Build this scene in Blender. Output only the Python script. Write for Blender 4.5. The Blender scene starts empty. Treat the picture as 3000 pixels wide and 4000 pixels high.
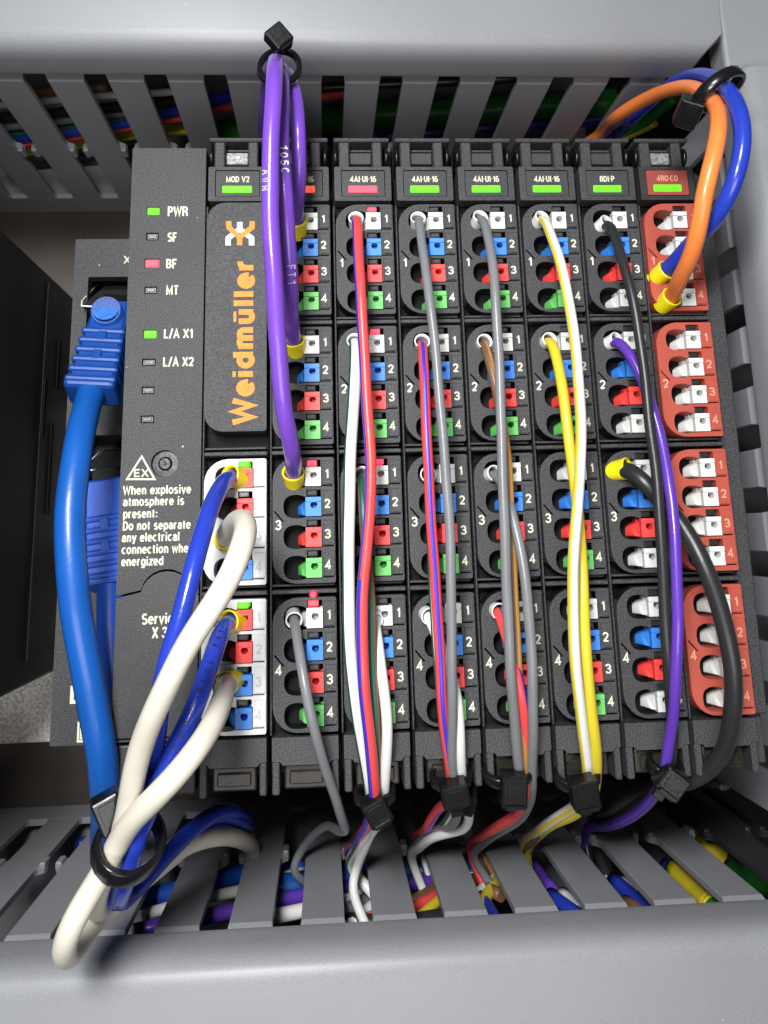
import bpy, bmesh, math, random
from mathutils import Vector, Matrix
random.seed(7)
S = bpy.context.scene
COL = S.collection

# ------------------------------------------------------------------ camera (1 unit = 1 mm)
CF, CPX, CPY = 3236.77, 1458.3, 1391.25
CAM = Vector((11.2149, -56.5816, 142.7083))
ROT = Matrix(((0.99807118, 0.01397814, -0.06048586),
              (-0.0264861, 0.97707424, -0.21124492),
              (0.05614637, 0.2124395, 0.97555986)))
cd = bpy.data.cameras.new('camera')
cam = bpy.data.objects.new('camera', cd)
COL.objects.link(cam)
cam.matrix_world = Matrix.Translation(CAM) @ ROT.to_4x4()
cd.sensor_fit = 'HORIZONTAL'; cd.sensor_width = 36.0
cd.lens = 36.0 * CF / 3000.0
cd.shift_x = (1500 - CPX) / 3000.0
cd.shift_y = -(2000 - CPY) / 3000.0
cd.clip_start = 1.0; cd.clip_end = 5000
S.camera = cam

# ------------------------------------------------------------------ light
wd = bpy.data.worlds.new('World'); S.world = wd; wd.use_nodes = True
wd.node_tree.nodes['Background'].inputs[0].default_value = (0.80, 0.86, 1.0, 1)
wd.node_tree.nodes['Background'].inputs[1].default_value = 0.045
S.view_settings.view_transform = 'Standard'
S.view_settings.look = 'None'
S.view_settings.exposure = -0.16
S.view_settings.gamma = 1.0


def area(name, loc, target, sx, sy, power, colr):
    ld = bpy.data.lights.new(name, 'AREA'); ld.shape = 'RECTANGLE'
    ld.size = sx; ld.size_y = sy; ld.energy = power; ld.color = colr
    o = bpy.data.objects.new(name, ld); COL.objects.link(o)
    o.location = loc
    o.rotation_euler = (Vector(target) - Vector(loc)).to_track_quat('-Z', 'Y').to_euler()
    return o


# a ceiling lamp above the open cabinet door gives the shadows; light bounced off the room fills from the front
area('ceiling_lamp', (-50, 95, 345), (25, -60, 0), 90, 70, 1.70e6, (0.95, 0.98, 1.0))
area('phone_torch', (-18, -14, 172), (22, -80, 0), 30, 30, 0.36e6, (1.0, 0.98, 0.96))
area('room_bounce', (20, -210, 300), (20, -90, -10), 220, 120, 0.56e6, (1.0, 0.985, 0.97))


def at(px, py, z):
    d = ROT @ Vector(((px - CPX) / CF, -(py - CPY) / CF, -1.0))
    return CAM + d * ((z - CAM.z) / d.z)


def aty(px, py, Y):
    d = ROT @ Vector(((px - CPX) / CF, -(py - CPY) / CF, -1.0))
    return CAM + d * ((Y - CAM.y) / d.y)


# ------------------------------------------------------------------ materials
def nodes(name):
    m = bpy.data.materials.new(name); m.use_nodes = True
    nt = m.node_tree
    return m, nt, nt.nodes['Principled BSDF']


def mat(name, colr, rough=0.45, var=0.08, scale=0.6, bump=0.0, bscale=4.0, metal=0.0, spec=0.45, sss=0.0, coat=0.0,
        grain=None, gscale=5.0, trans=0.0, dust=0.0):
    m, nt, b = nodes(name)
    b.inputs['Roughness'].default_value = rough
    b.inputs['Metallic'].default_value = metal
    b.inputs['Specular IOR Level'].default_value = spec
    b.inputs['Coat Weight'].default_value = coat
    b.inputs['Transmission Weight'].default_value = trans
    if sss:
        b.inputs['Subsurface Weight'].default_value = sss
        b.inputs['Subsurface Radius'].default_value = (1, 1, 1)
        b.inputs['Subsurface Scale'].default_value = 0.6
    tc = nt.nodes.new('ShaderNodeTexCoord')
    n = nt.nodes.new('ShaderNodeTexNoise'); n.inputs['Scale'].default_value = scale; n.inputs['Detail'].default_value = 4
    nt.links.new(tc.outputs['Object'], n.inputs['Vector'])
    r = nt.nodes.new('ShaderNodeMapRange')
    r.inputs[1].default_value = 0.25; r.inputs[2].default_value = 0.75
    r.inputs[3].default_value = 1 - var; r.inputs[4].default_value = 1 + var
    nt.links.new(n.outputs['Fac'], r.inputs[0])
    mx = nt.nodes.new('ShaderNodeVectorMath'); mx.operation = 'SCALE'
    mx.inputs[0].default_value = colr
    nt.links.new(r.outputs[0], mx.inputs['Scale'])
    last = mx.outputs[0]
    n2 = nt.nodes.new('ShaderNodeTexNoise'); n2.inputs['Scale'].default_value = gscale; n2.inputs['Detail'].default_value = 3
    nt.links.new(tc.outputs['Object'], n2.inputs['Vector'])
    if grain:
        r2 = nt.nodes.new('ShaderNodeMapRange')
        r2.inputs[1].default_value = 0.38; r2.inputs[2].default_value = 0.64
        r2.inputs[3].default_value = grain[0]; r2.inputs[4].default_value = grain[1]
        nt.links.new(n2.outputs['Fac'], r2.inputs[0])
        m2 = nt.nodes.new('ShaderNodeVectorMath'); m2.operation = 'SCALE'
        nt.links.new(last, m2.inputs[0]); nt.links.new(r2.outputs[0], m2.inputs['Scale'])
        last = m2.outputs[0]
    if dust:                                                  # sparse pale dust specks lying on the plastic
        vo = nt.nodes.new('ShaderNodeTexVoronoi'); vo.inputs['Scale'].default_value = 0.16
        nt.links.new(tc.outputs['Object'], vo.inputs['Vector'])
        r3 = nt.nodes.new('ShaderNodeMapRange')
        r3.inputs[1].default_value = 0.016; r3.inputs[2].default_value = 0.034; r3.inputs[3].default_value = dust * .8; r3.inputs[4].default_value = 0
        nt.links.new(vo.outputs['Distance'], r3.inputs[0])
        mc = nt.nodes.new('ShaderNodeMix'); mc.data_type = 'RGBA'
        nt.links.new(r3.outputs[0], mc.inputs['Factor']); nt.links.new(last, mc.inputs['A']); mc.inputs['B'].default_value = (.55, .55, .52, 1)
        last = mc.outputs['Result']
    nt.links.new(last, b.inputs['Base Color'])
    if bump:
        bn = nt.nodes.new('ShaderNodeTexNoise'); bn.inputs['Scale'].default_value = bscale; bn.inputs['Detail'].default_value = 3
        nt.links.new(tc.outputs['Object'], bn.inputs['Vector'])
        bp = nt.nodes.new('ShaderNodeBump'); bp.inputs['Strength'].default_value = bump; bp.inputs['Distance'].default_value = 0.15
        nt.links.new(bn.outputs['Fac'], bp.inputs['Height'])
        nt.links.new(bp.outputs[0], b.inputs['Normal'])
    return m


def glow(name, colr, e, strength):
    m, nt, b = nodes(name)
    b.inputs['Base Color'].default_value = (*colr, 1); b.inputs['Roughness'].default_value = 0.5; b.inputs['Specular IOR Level'].default_value = 0.2
    tc = nt.nodes.new('ShaderNodeTexCoord')
    n = nt.nodes.new('ShaderNodeTexNoise'); n.inputs['Scale'].default_value = 0.9; n.inputs['Detail'].default_value = 3
    nt.links.new(tc.outputs['Object'], n.inputs['Vector'])
    r = nt.nodes.new('ShaderNodeMapRange')
    r.inputs[1].default_value = 0.3; r.inputs[2].default_value = 0.7
    r.inputs[3].default_value = strength * .65; r.inputs[4].default_value = strength * 1.3
    nt.links.new(n.outputs['Fac'], r.inputs[0])
    nt.links.new(r.outputs[0], b.inputs['Emission Strength'])
    b.inputs['Emission Color'].default_value = (*e, 1)
    return m


G = (0.50, 1.55)
M = dict(
    shell=mat('black_grained_plastic', (0.038, 0.038, 0.040), 0.56, 0.15, 0.06, 0.6, 4.6, grain=G, gscale=4.4, dust=1, spec=.38),
    shell2=mat('black_smooth_plastic', (0.024, 0.024, 0.025), 0.5, 0.15, 0.3, 0.25, 5.0, grain=(.7, 1.3)),
    deep=mat('inner_plastic_and_shade', (0.006, 0.006, 0.0065), 0.7, 0.1, 0.3, 0.1, 3, spec=.15),  # inner plastic; also carries painted shade on the plug hole walls
    gloss=mat('gloss_black_nylon', (0.007, 0.007, 0.0075), 0.24, 0.15, 0.8, 0.12, 1.4, spec=.4),
    clear=mat('smoked_window', (0.022, 0.019, 0.015), 0.3, 0.3, 0.5, 0.2, 1.0, spec=.25),
    duct=mat('grey_pvc', (0.240, 0.245, 0.260), 0.42, 0.07, 0.03, 0.12, 6.0, grain=(.90, 1.10), gscale=6.0, dust=.6),
    box=mat('dark_drive_housing', (0.012, 0.0135, 0.017), 0.5, 0.3, 0.05, 0.3, 2.5, grain=(.6, 1.3), gscale=1.5),
    plate=mat('brown_oiled_steel', (0.075, 0.062, 0.054), 0.40, 0.45, 0.04, 0.12, 4.0, metal=0.75, grain=(.85, 1.15), gscale=4.0),
    zinc=mat('galvanised_steel', (0.85, 0.81, 0.73), 0.45, 0.35, 0.10, 0.5, 1.6, metal=0.0, grain=(.75, 1.3), gscale=1.3),
    wplug=mat('white_plug_plastic', (0.56, 0.57, 0.565), 0.4, 0.04, 0.3, 0.12, 3.0),
    rplug=mat('brick_red_plug_plastic', (0.38, 0.068, 0.045), 0.45, 0.08, 0.2, 0.35, 4.0, grain=(.86, 1.12)),
    rlabel=mat('brick_red_label', (0.27, 0.055, 0.043), 0.45, 0.08, 0.2, 0.35, 4.0, grain=(.86, 1.12)),
    bwhite=mat('white_button', (0.62, 0.63, 0.61), 0.5, 0.05, 0.5, 0.1, 3.0, sss=.1),
    bblue=mat('blue_button', (0.035, 0.20, 0.66), 0.5, 0.06, 0.5, 0.1, 3.0),
    bred=mat('red_button', (0.80, 0.055, 0.050), 0.5, 0.06, 0.5, 0.1, 3.0),
    bgreen=mat('green_button', (0.12, 0.47, 0.11), 0.5, 0.06, 0.5, 0.1, 3.0),
    bblack=mat('dark_light_pipe', (0.022, 0.022, 0.022), 0.32, 0.4, 2.0, 0.2, 2.0, spec=.5),
    ink=mat('pale_lettering', (0.62, 0.60, 0.46), 0.8, 0.08, 1.0, spec=.15),
    inkw=mat('white_lettering', (0.80, 0.80, 0.80), 0.6, 0.08, 1.0),
    inkg=mat('grey_lettering', (0.42, 0.42, 0.40), 0.6, 0.08, 1.0),
    inko=mat('orange_lettering', (0.70, 0.26, 0.060), 0.75, 0.10, 1.0, grain=(.85, 1.15), spec=.15),
    inks=mat('salmon_lettering', (0.62, 0.26, 0.17), 0.6, 0.10, 1.0),
    inkp=mat('wire_print', (0.42, 0.36, 0.60), 0.6, 0.25, 2.0),
    inkd=mat('dark_wire_print', (0.01, 0.01, 0.06), 0.6, 0.25, 2.0),
    marker=mat('frosted_marker', (0.20, 0.20, 0.20), 0.3, 0.6, 1.4, 0.6, 1.5),
    shaded_duct=mat('shaded_grey_pvc', (0.030, 0.031, 0.034), 0.45, 0.08, 0.05, 0.12, 6.0, grain=(.8, 1.2), gscale=5.0),  # grey duct plastic darkened: shade put into the colour
    ferw=mat('white_ferrule', (0.70, 0.70, 0.69), 0.3, 0.05, 1.0, sss=.1),
    fery=mat('yellow_ferrule', (0.80, 0.66, 0.012), 0.33, 0.06, 1.0),
    conductor=mat('ferrule_throat', (0.28, 0.24, 0.21), 0.5, 0.15, 2.0),
    purple=mat('purple_insulation', (0.150, 0.055, 0.42), 0.27, 0.10, 0.12, 0.16, 1.6, coat=.25),
    violet=mat('violet_insulation', (0.095, 0.034, 0.34), 0.30, 0.10, 0.12, 0.16, 1.6, coat=.2),
    grey=mat('grey_insulation', (0.165, 0.170, 0.180), 0.33, 0.10, 0.12, 0.16, 1.6),
    red=mat('red_insulation', (0.66, 0.062, 0.062), 0.34, 0.10, 0.12, 0.16, 1.6),
    sblue=mat('blue_stripe', (0.050, 0.030, 0.40), 0.34, 0.06, 0.3),
    white=mat('white_insulation', (0.66, 0.66, 0.64), 0.33, 0.10, 0.12, 0.16, 1.6),
    dgreen=mat('dark_green_stripe', (0.012, 0.080, 0.058), 0.4, 0.06, 0.3),
    brown=mat('brown_insulation', (0.16, 0.080, 0.045), 0.4, 0.10, 0.12, 0.16, 1.6),
    tan=mat('orange_brown_stripe', (0.45, 0.22, 0.04), 0.4, 0.06, 0.3),
    yellow=mat('yellow_insulation', (0.62, 0.49, 0.030), 0.34, 0.10, 0.12, 0.16, 1.6),
    wblack=mat('black_insulation', (0.020, 0.020, 0.021), 0.36, 0.10, 0.3, 0.12, 2.0),
    orange=mat('orange_insulation', (0.78, 0.205, 0.045), 0.33, 0.10, 0.12, 0.16, 1.6, coat=.15),
    rblue=mat('royal_blue_insulation', (0.018, 0.042, 0.38), 0.24, 0.10, 0.12, 0.16, 1.6, coat=.3),
    bone=mat('bone_white_jacket', (0.58, 0.545, 0.46), 0.42, 0.10, 0.12, 0.16, 1.6),
    net=mat('blue_network_jacket', (0.006, 0.080, 0.34), 0.36, 0.10, 0.12, 0.16, 1.6, coat=.15),
    net2=mat('bright_blue_network_jacket', (0.018, 0.10, 0.58), 0.40, 0.10, 0.12, 0.16, 1.6),
    boot=mat('blue_rubber_boot', (0.006, 0.050, 0.25), 0.42, 0.06, 0.3, 0.15, 2.0),
    boott=mat('blue_textured_pad', (0.040, 0.155, 0.55), 0.35, 0.15, 1.0, 0.9, 3.5, grain=(.7, 1.25), gscale=3.5),
    green=mat('green_insulation', (0.020, 0.20, 0.022), 0.4, 0.08, 0.3),
    litg=glow('lit_green', (0.1, 0.6, 0.02), (0.13, 0.95, 0.01), 0.85),
    litr=glow('lit_red', (0.8, 0.08, 0.10), (1.0, 0.055, 0.12), 0.80),
    lito=glow('lit_orange_red', (0.8, 0.1, 0.05), (1.0, 0.12, 0.07), 0.85),
)


# ------------------------------------------------------------------ mesh helpers
def obj(name, me, parent=None, loc=None, m=None, **kw):
    if m is not None and len(me.materials) == 0:
        me.materials.append(M[m] if isinstance(m, str) else m)
    o = bpy.data.objects.new(name, me)
    COL.objects.link(o)
    if loc is not None: o.location = loc
    if parent is not None: o.parent = parent
    for k, v in kw.items(): o[k] = v
    return o


def empty(name, loc=(0, 0, 0), **kw):
    o = bpy.data.objects.new(name, None); COL.objects.link(o); o.location = loc
    o.empty_display_size = 1
    for k, v in kw.items(): o[k] = v
    return o


class MB:
    """collects simple solids, each with bevelled edges, in one mesh"""
    def __init__(s): s.bm = bmesh.new()

    def box(s, x0, x1, y0, y1, z0, z1, b=0.0, mi=0, mx=None):
        t = bmesh.new()
        bmesh.ops.create_cube(t, size=1)
        for v in t.verts:
            v.co = Vector(((x0 + x1) / 2 + v.co.x * (x1 - x0), (y0 + y1) / 2 + v.co.y * (y1 - y0), (z0 + z1) / 2 + v.co.z * (z1 - z0)))
        if b > 0:
            bmesh.ops.bevel(t, geom=t.edges[:], offset=b, segments=2 if b > .25 else 1, profile=0.5, affect='EDGES')
        s.add(t, mi, mx)
        return s

    def add(s, t, mi=0, mx=None):
        if mx is not None: bmesh.ops.transform(t, matrix=mx, verts=t.verts)
        vm = [s.bm.verts.new(v.co) for v in t.verts]
        t.verts.index_update()
        for f in t.faces:
            try:
                nf = s.bm.faces.new([vm[v.index] for v in f.verts]); nf.material_index = mi; nf.smooth = f.smooth
            except ValueError: pass
        t.free()
        return s

    def addmesh(s, me, mi=0, mx=None):
        t = bmesh.new(); t.from_mesh(me)
        return s.add(t, mi, mx)

    def prism(s, pts, z0, z1, mi=0, mx=None, b=0.0):
        t = bmesh.new()
        lo = [t.verts.new((x, y, z0)) for x, y in pts]; hi = [t.verts.new((x, y, z1)) for x, y in pts]
        n = len(pts)
        t.faces.new(hi); t.faces.new(lo[::-1])
        for i in range(n): t.faces.new((lo[i], lo[(i + 1) % n], hi[(i + 1) % n], hi[i]))
        if b > 0:
            bmesh.ops.recalc_face_normals(t, faces=t.faces)
            bmesh.ops.bevel(t, geom=t.edges[:], offset=b, segments=1, profile=0.5, affect='EDGES')
        s.add(t, mi, mx)
        return s

    def cyl(s, p0, p1, r0, r1=None, n=18, mi=0, cap=True):
        r1 = r0 if r1 is None else r1
        p0, p1 = Vector(p0), Vector(p1); d = (p1 - p0)
        q = d.to_track_quat('Z', 'Y').to_matrix()
        t = bmesh.new()
        a = [t.verts.new(p0 + q @ Vector((math.cos(2 * math.pi * i / n) * r0, math.sin(2 * math.pi * i / n) * r0, 0))) for i in range(n)]
        c = [t.verts.new(p1 + q @ Vector((math.cos(2 * math.pi * i / n) * r1, math.sin(2 * math.pi * i / n) * r1, 0))) for i in range(n)]
        for i in range(n):
            f = t.faces.new((a[i], a[(i + 1) % n], c[(i + 1) % n], c[i])); f.smooth = True
        if cap: t.faces.new(c); t.faces.new(a[::-1])
        s.add(t, mi)
        return s

    def done(s, name, mats, recalc=True):
        if recalc: bmesh.ops.recalc_face_normals(s.bm, faces=s.bm.faces)
        me = bpy.data.meshes.new(name); s.bm.to_mesh(me); s.bm.free()
        for m in ([mats] if isinstance(mats, str) else mats): me.materials.append(M[m])
        return me


def plate(name, outlines, z0, z1, bev=0.0, m='shell'):
    """flat plate with chamfered top edges and real holes, from 2-D outlines (first = outside)"""
    from mathutils.geometry import tessellate_polygon
    loops = []
    for i, pts in enumerate(outlines):
        ar = sum(p[0] * q[1] - q[0] * p[1] for p, q in zip(pts, pts[1:] + pts[:1]))
        if (ar > 0) != (i == 0): pts = pts[::-1]
        loops.append([Vector((x, y, 0)) for x, y in pts])
    tris = tessellate_polygon(loops)
    flat = [v for l in loops for v in l]
    bm = bmesh.new()
    hi = [bm.verts.new((v.x, v.y, z1)) for v in flat]; lo = [bm.verts.new((v.x, v.y, z0)) for v in flat]
    for t in tris:
        A, B, C_ = (flat[i] for i in t)
        if (B - A).cross(C_ - A).z < 0: t = t[::-1]
        try: bm.faces.new([hi[i] for i in t]); bm.faces.new([lo[i] for i in t][::-1])
        except ValueError: pass
    k = 0; rim = []
    for l in loops:
        n = len(l)
        for i in range(n):
            p, q = k + i, k + (i + 1) % n
            bm.faces.new((lo[p], lo[q], hi[q], hi[p]))
            e = bm.edges.get((hi[p], hi[q]))
            if e: rim.append(e)
        k += n
    if bev > 0:
        bev = min(bev, .1) if len(outlines) > 3 else bev
        rim = [e for e in bm.edges if len(e.link_faces) == 2 and e.verts[0].co.z > z1 - 1e-4 and e.verts[1].co.z > z1 - 1e-4 and e.calc_face_angle(0) > .5]
        bmesh.ops.bevel(bm, geom=rim, offset=bev, segments=2 if bev > .15 else 1, profile=.5, affect='EDGES', clamp_overlap=True)
    me = bpy.data.meshes.new(name); bm.to_mesh(me); bm.free()
    me.materials.append(M[m])
    return me


def rrect(x0, x1, y0, y1, r, n=6):
    """rounded rectangle; r = (tl, bl, br, tr)"""
    pts = []
    for cx, cy, rr, a0 in ((x0 + r[0], y1 - r[0], r[0], 90), (x0 + r[1], y0 + r[1], r[1], 180),
                           (x1 - r[2], y0 + r[2], r[2], 270), (x1 - r[3], y1 - r[3], r[3], 0)):
        if rr < 1e-6: pts.append((cx, cy)); continue
        for i in range(n + 1):
            a = math.radians(a0 + 90 * i / n); pts.append((cx + rr * math.cos(a), cy + rr * math.sin(a)))
    return pts


_tc = {}


def _a(cx, cy, rx, ry, a0, a1, n=9):
    return [(cx + rx * math.cos(math.radians(a0 + (a1 - a0) * i / n)), cy + ry * math.sin(math.radians(a0 + (a1 - a0) * i / n))) for i in range(n + 1)]


_bowl = _a(.26, .36, .26, .36, 90, 450, 16)
GL = {  # width, centre lines; cap height 1, x height .72
    '1': (.34, [[(.02, .78), (.2, .84), (.28, 1.08)], [(.28, 1.0), (.28, -.08)]]),
    '2': (.56, [_a(.28, .72, .26, .28, 170, 0, 7) + [(.54, .68), (.36, .36), (.03, .0)], [(.0, 0), (.58, 0)]]),
    '3': (.56, [_a(.27, .74, .25, .26, 165, -80, 9), _a(.27, .26, .28, .27, 80, -165, 9), [(.2, .51), (.34, .51)]]),
    '4': (.60, [[(.44, -.08), (.44, 1.0), (.0, .26), (.64, .26)]]),
    '5': (.56, [[(.52, 1), (.1, 1), (.06, .52)] + _a(.27, .3, .28, .3, 130, -160, 9)]),
    '6': (.56, [_a(.28, .3, .26, .3, 0, 360, 14), _a(.32, .5, .3, .5, 60, 180, 6)]),
    '8': (.56, [_a(.28, .75, .23, .25, 0, 360, 12), _a(.28, .26, .27, .26, 0, 360, 12)]),
    '0': (.56, [_a(.28, .5, .27, .5, 0, 360, 16)]), 'O': (.66, [_a(.33, .5, .32, .5, 0, 360, 16)]),
    'A': (.66, [[(0, -.08), (.33, 1.04), (.66, -.08)], [(.12, .3), (.54, .3)]]),
    'B': (.6, [[(.05, 0), (.05, 1), (.3, 1)] + _a(.3, .75, .24, .25, 90, -90, 6) + [(.05, .5)], _a(.3, .25, .28, .25, 90, -90, 6) + [(.05, 0)]]),
    'C': (.62, [_a(.33, .5, .31, .5, 50, 310, 12)]), 'D': (.64, [[(.05, 0), (.05, 1), (.28, 1)] + _a(.28, .5, .32, .5, 90, -90, 9) + [(.05, 0)]]),
    'E': (.54, [[(.54, 1), (.06, 1), (.06, 0), (.55, 0)], [(.06, .52), (.48, .52)]]), 'F': (.52, [[(.53, 1), (.06, 1), (.06, -.08)], [(.06, .5), (.46, .5)]]),
    'I': (.16, [[(.08, -.08), (.08, 1.08)]]), 'L': (.5, [[(.06, 1.08), (.06, 0), (.52, 0)]]),
    'M': (.78, [[(.05, -.08), (.05, 1.03), (.39, .1), (.73, 1.03), (.73, -.08)]]),
    'P': (.58, [[(.06, -.08), (.06, 1), (.3, 1)] + _a(.3, .73, .26, .27, 90, -90, 6) + [(.06, .46)]]),
    'R': (.62, [[(.06, -.08), (.06, 1), (.3, 1)] + _a(.3, .75, .26, .25, 90, -90, 6) + [(.06, .5)], [(.34, .5), (.56, .3), (.58, -.08)]]),
    'S': (.58, [_a(.29, .75, .24, .26, 35, 240, 8) + _a(.29, .25, .26, .26, 75, -150, 9)]),
    'T': (.58, [[(0, 1), (.58, 1)], [(.29, 1), (.29, -.08)]]), 'U': (.62, [[(.05, 1.08), (.05, .3)] + _a(.31, .3, .26, .3, 180, 360, 8) + [(.57, 1.08)]]),
    'V': (.62, [[(0, 1.08), (.31, -.02), (.62, 1.08)]]), 'W': (.92, [[(0, 1.08), (.22, -.02), (.46, 1.0), (.7, -.02), (.92, 1.08)]]),
    'X': (.62, [[(0, 1.08), (.62, -.08)], [(.62, 1.08), (0, -.08)]]), '/': (.4, [[(0, -.15), (.4, 1.15)]]),
    'a': (.5, [_a(.26, .5, .21, .22, 165, 0, 6) + [(.47, -.06)], _a(.25, .21, .22, .21, 60, 380, 10)]),
    'c': (.48, [_a(.26, .36, .25, .36, 50, 310, 10)]), 'd': (.54, [_a(.26, .36, .24, .36, 0, 360, 14), [(.49, 1.08), (.49, -.06)]]),
    'e': (.52, [[(.03, .38), (.5, .38)] + _a(.26, .36, .24, .36, 5, 320, 12)]), 'g': (.54, [_a(.26, .36, .23, .36, 0, 360, 14), [(.49, .76), (.49, -.06)] + _a(.26, -.06, .23, .24, 0, -150, 6)]),
    'h': (.52, [[(.06, 1.08), (.06, -.06)], [(.06, .4)] + _a(.27, .46, .2, .26, 170, 0, 6) + [(.47, -.06)]]), 'i': (.14, [[(.07, .78), (.07, -.06)], [(.07, .93), (.07, 1.1)]]),
    'l': (.14, [[(.07, 1.08), (.07, -.06)]]), 'm': (.82, [[(.06, .78), (.06, -.06)], [(.06, .45)] + _a(.23, .48, .18, .24, 170, 0, 6) + [(.41, -.06)], [(.41, .45)] + _a(.58, .48, .18, .24, 170, 0, 6) + [(.76, -.06)]]),
    'n': (.52, [[(.06, .78), (.06, -.06)], [(.06, .4)] + _a(.27, .46, .2, .26, 170, 0, 6) + [(.47, -.06)]]), 'o': (.54, [_a(.27, .36, .25, .36, 0, 360, 14)]),
    'p': (.54, [_a(.29, .36, .24, .36, 0, 360, 14), [(.06, .78), (.06, -.32)]]), 'r': (.36, [[(.06, .78), (.06, -.06)], [(.06, .38)] + _a(.3, .4, .23, .32, 165, 80, 4)]),
    's': (.46, [_a(.23, .54, .18, .19, 35, 240, 7) + _a(.23, .18, .2, .19, 75, -150, 8)]), 't': (.32, [[(.15, .98), (.15, .14)] + _a(.27, .14, .12, .15, 180, 270, 3), [(0, .7), (.32, .7)]]),
    'u': (.52, [[(.06, .78), (.06, .26)] + _a(.26, .26, .2, .26, 180, 350, 6) + [(.47, .4)], [(.47, .78), (.47, -.06)]]), 'v': (.5, [[(0, .78), (.25, -.02), (.5, .78)]]),
    'w': (.74, [[(0, .78), (.18, -.02), (.37, .72), (.56, -.02), (.74, .78)]]), 'x': (.5, [[(0, .78), (.5, -.06)], [(.5, .78), (0, -.06)]]),
    'y': (.5, [[(0, .78), (.25, .02)], [(.5, .78), (.22, -.2), (.05, -.3)]]), 'z': (.46, [[(.02, .7), (.44, .7), (.02, .02), (.47, .02)]]),
    ':': (.16, [[(.08, 0), (.08, .16)], [(.08, .52), (.08, .68)]]), '\u00b7': (.12, [[(.06, .44), (.06, .58)]]), '-': (.3, [[(0, .42), (.3, .42)]]), ' ': (.22, []),
}
GL['\u00fc'] = (.52, GL['u'][1] + [[(.15, .92), (.15, 1.08)], [(.37, .92), (.37, 1.08)]])


def ribbon(bm, pts, w, z):
    """flat mitred stroke along a centre line"""
    closed = len(pts) > 3 and (Vector(pts[0]) - Vector(pts[-1])).length < 1e-4
    P2 = [Vector(p) for p in pts]
    if closed: P2 = P2[:-1]
    n = len(P2); L_, R_ = [], []
    for i in range(n):
        a = P2[i] - P2[i - 1] if (i or closed) else P2[1] - P2[0]
        b = P2[(i + 1) % n] - P2[i] if (i < n - 1 or closed) else a
        a = a.normalized() if a.length else Vector((1, 0)); b = b.normalized() if b.length else a
        na, nb = Vector((-a.y, a.x)), Vector((-b.y, b.x))
        m_ = na + nb
        m_ = na if m_.length < .2 else m_.normalized()
        k = (w / 2) / max(.45, m_.dot(na))
        zz = z + .0012 * i
        L_.append(bm.verts.new((*(P2[i] + m_ * k), zz))); R_.append(bm.verts.new((*(P2[i] - m_ * k), zz)))
    for i in range(n if closed else n - 1):
        j = (i + 1) % n
        bm.faces.new((L_[i], R_[i], R_[j], L_[j]))


def text(s, h=None, w=None, bold=0.0, shear=0.0, m='ink', wt=.17):
    """lettering mesh drawn stroke by stroke: lower left at the origin, cap height h, total width w"""
    key = (s, h, w, shear, m, wt)
    if key in _tc: return _tc[key]
    sp = .13 + wt * .55
    tot = sum(GL[c][0] for c in s) + sp * (len(s) - 1)
    sx = (w / h - wt) / max(tot, 1e-3) if w and len(s) > 1 else (.9 if not w else max(.05, (w / h - wt) / tot))
    if len(s) == 1: sx = (w / h) / (tot + wt * .5) if w else .9
    bm = bmesh.new(); x = 0; k = 0
    for c in s:
        gw, ls = GL[c]
        for l in ls:
            pts = [(((x + p[0]) * sx + wt / 2 + shear * p[1]) * h, (p[1] * (1 - wt) + wt / 2) * h) for p in l]
            ribbon(bm, pts, wt * h, .022 * (k % 2)); k += 1
        x += gw + sp
    for f in bm.faces:
        if f.normal.z < 0 or f.calc_center_median().z > 9: pass
    bm.normal_update()
    bmesh.ops.reverse_faces(bm, faces=[f for f in bm.faces if f.normal.z < 0])
    me = bpy.data.meshes.new('lettering'); bm.to_mesh(me); bm.free()
    me.materials.append(M[m])
    _tc[key] = me
    return me


def spline(pts, step=1.2):
    """Catmull-Rom (centripetal) through control points"""
    P = [Vector(p) for p in pts]
    P = [P[0] * 2 - P[1]] + P + [P[-1] * 2 - P[-2]]
    out = []
    for i in range(1, len(P) - 2):
        p0, p1, p2, p3 = P[i - 1], P[i], P[i + 1], P[i + 2]
        t0 = 0; t1 = t0 + max((p1 - p0).length, 1e-4) ** .5; t2 = t1 + max((p2 - p1).length, 1e-4) ** .5; t3 = t2 + max((p3 - p2).length, 1e-4) ** .5
        n = max(2, int((p2 - p1).length / step))
        for k in range(n):
            t = t1 + (t2 - t1) * k / n
            A1 = p0 * ((t1 - t) / (t1 - t0)) + p1 * ((t - t0) / (t1 - t0))
            A2 = p1 * ((t2 - t) / (t2 - t1)) + p2 * ((t - t1) / (t2 - t1))
            A3 = p2 * ((t3 - t) / (t3 - t2)) + p3 * ((t - t2) / (t3 - t2))
            B1 = A1 * ((t2 - t) / (t2 - t0)) + A2 * ((t - t0) / (t2 - t0))
            B2 = A2 * ((t3 - t) / (t3 - t1)) + A3 * ((t - t1) / (t3 - t1))
            out.append(B1 * ((t2 - t) / (t2 - t1)) + B2 * ((t - t1) / (t2 - t1)))
    out.append(P[-2])
    return out


def relax(pts, n=2):
    for _ in range(n):
        q = [pts[0]] + [(pts[i - 1] + pts[i] * 2 + pts[i + 1]) / 4 for i in range(1, len(pts) - 1)] + [pts[-1]]
        pts = q
    return pts


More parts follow.
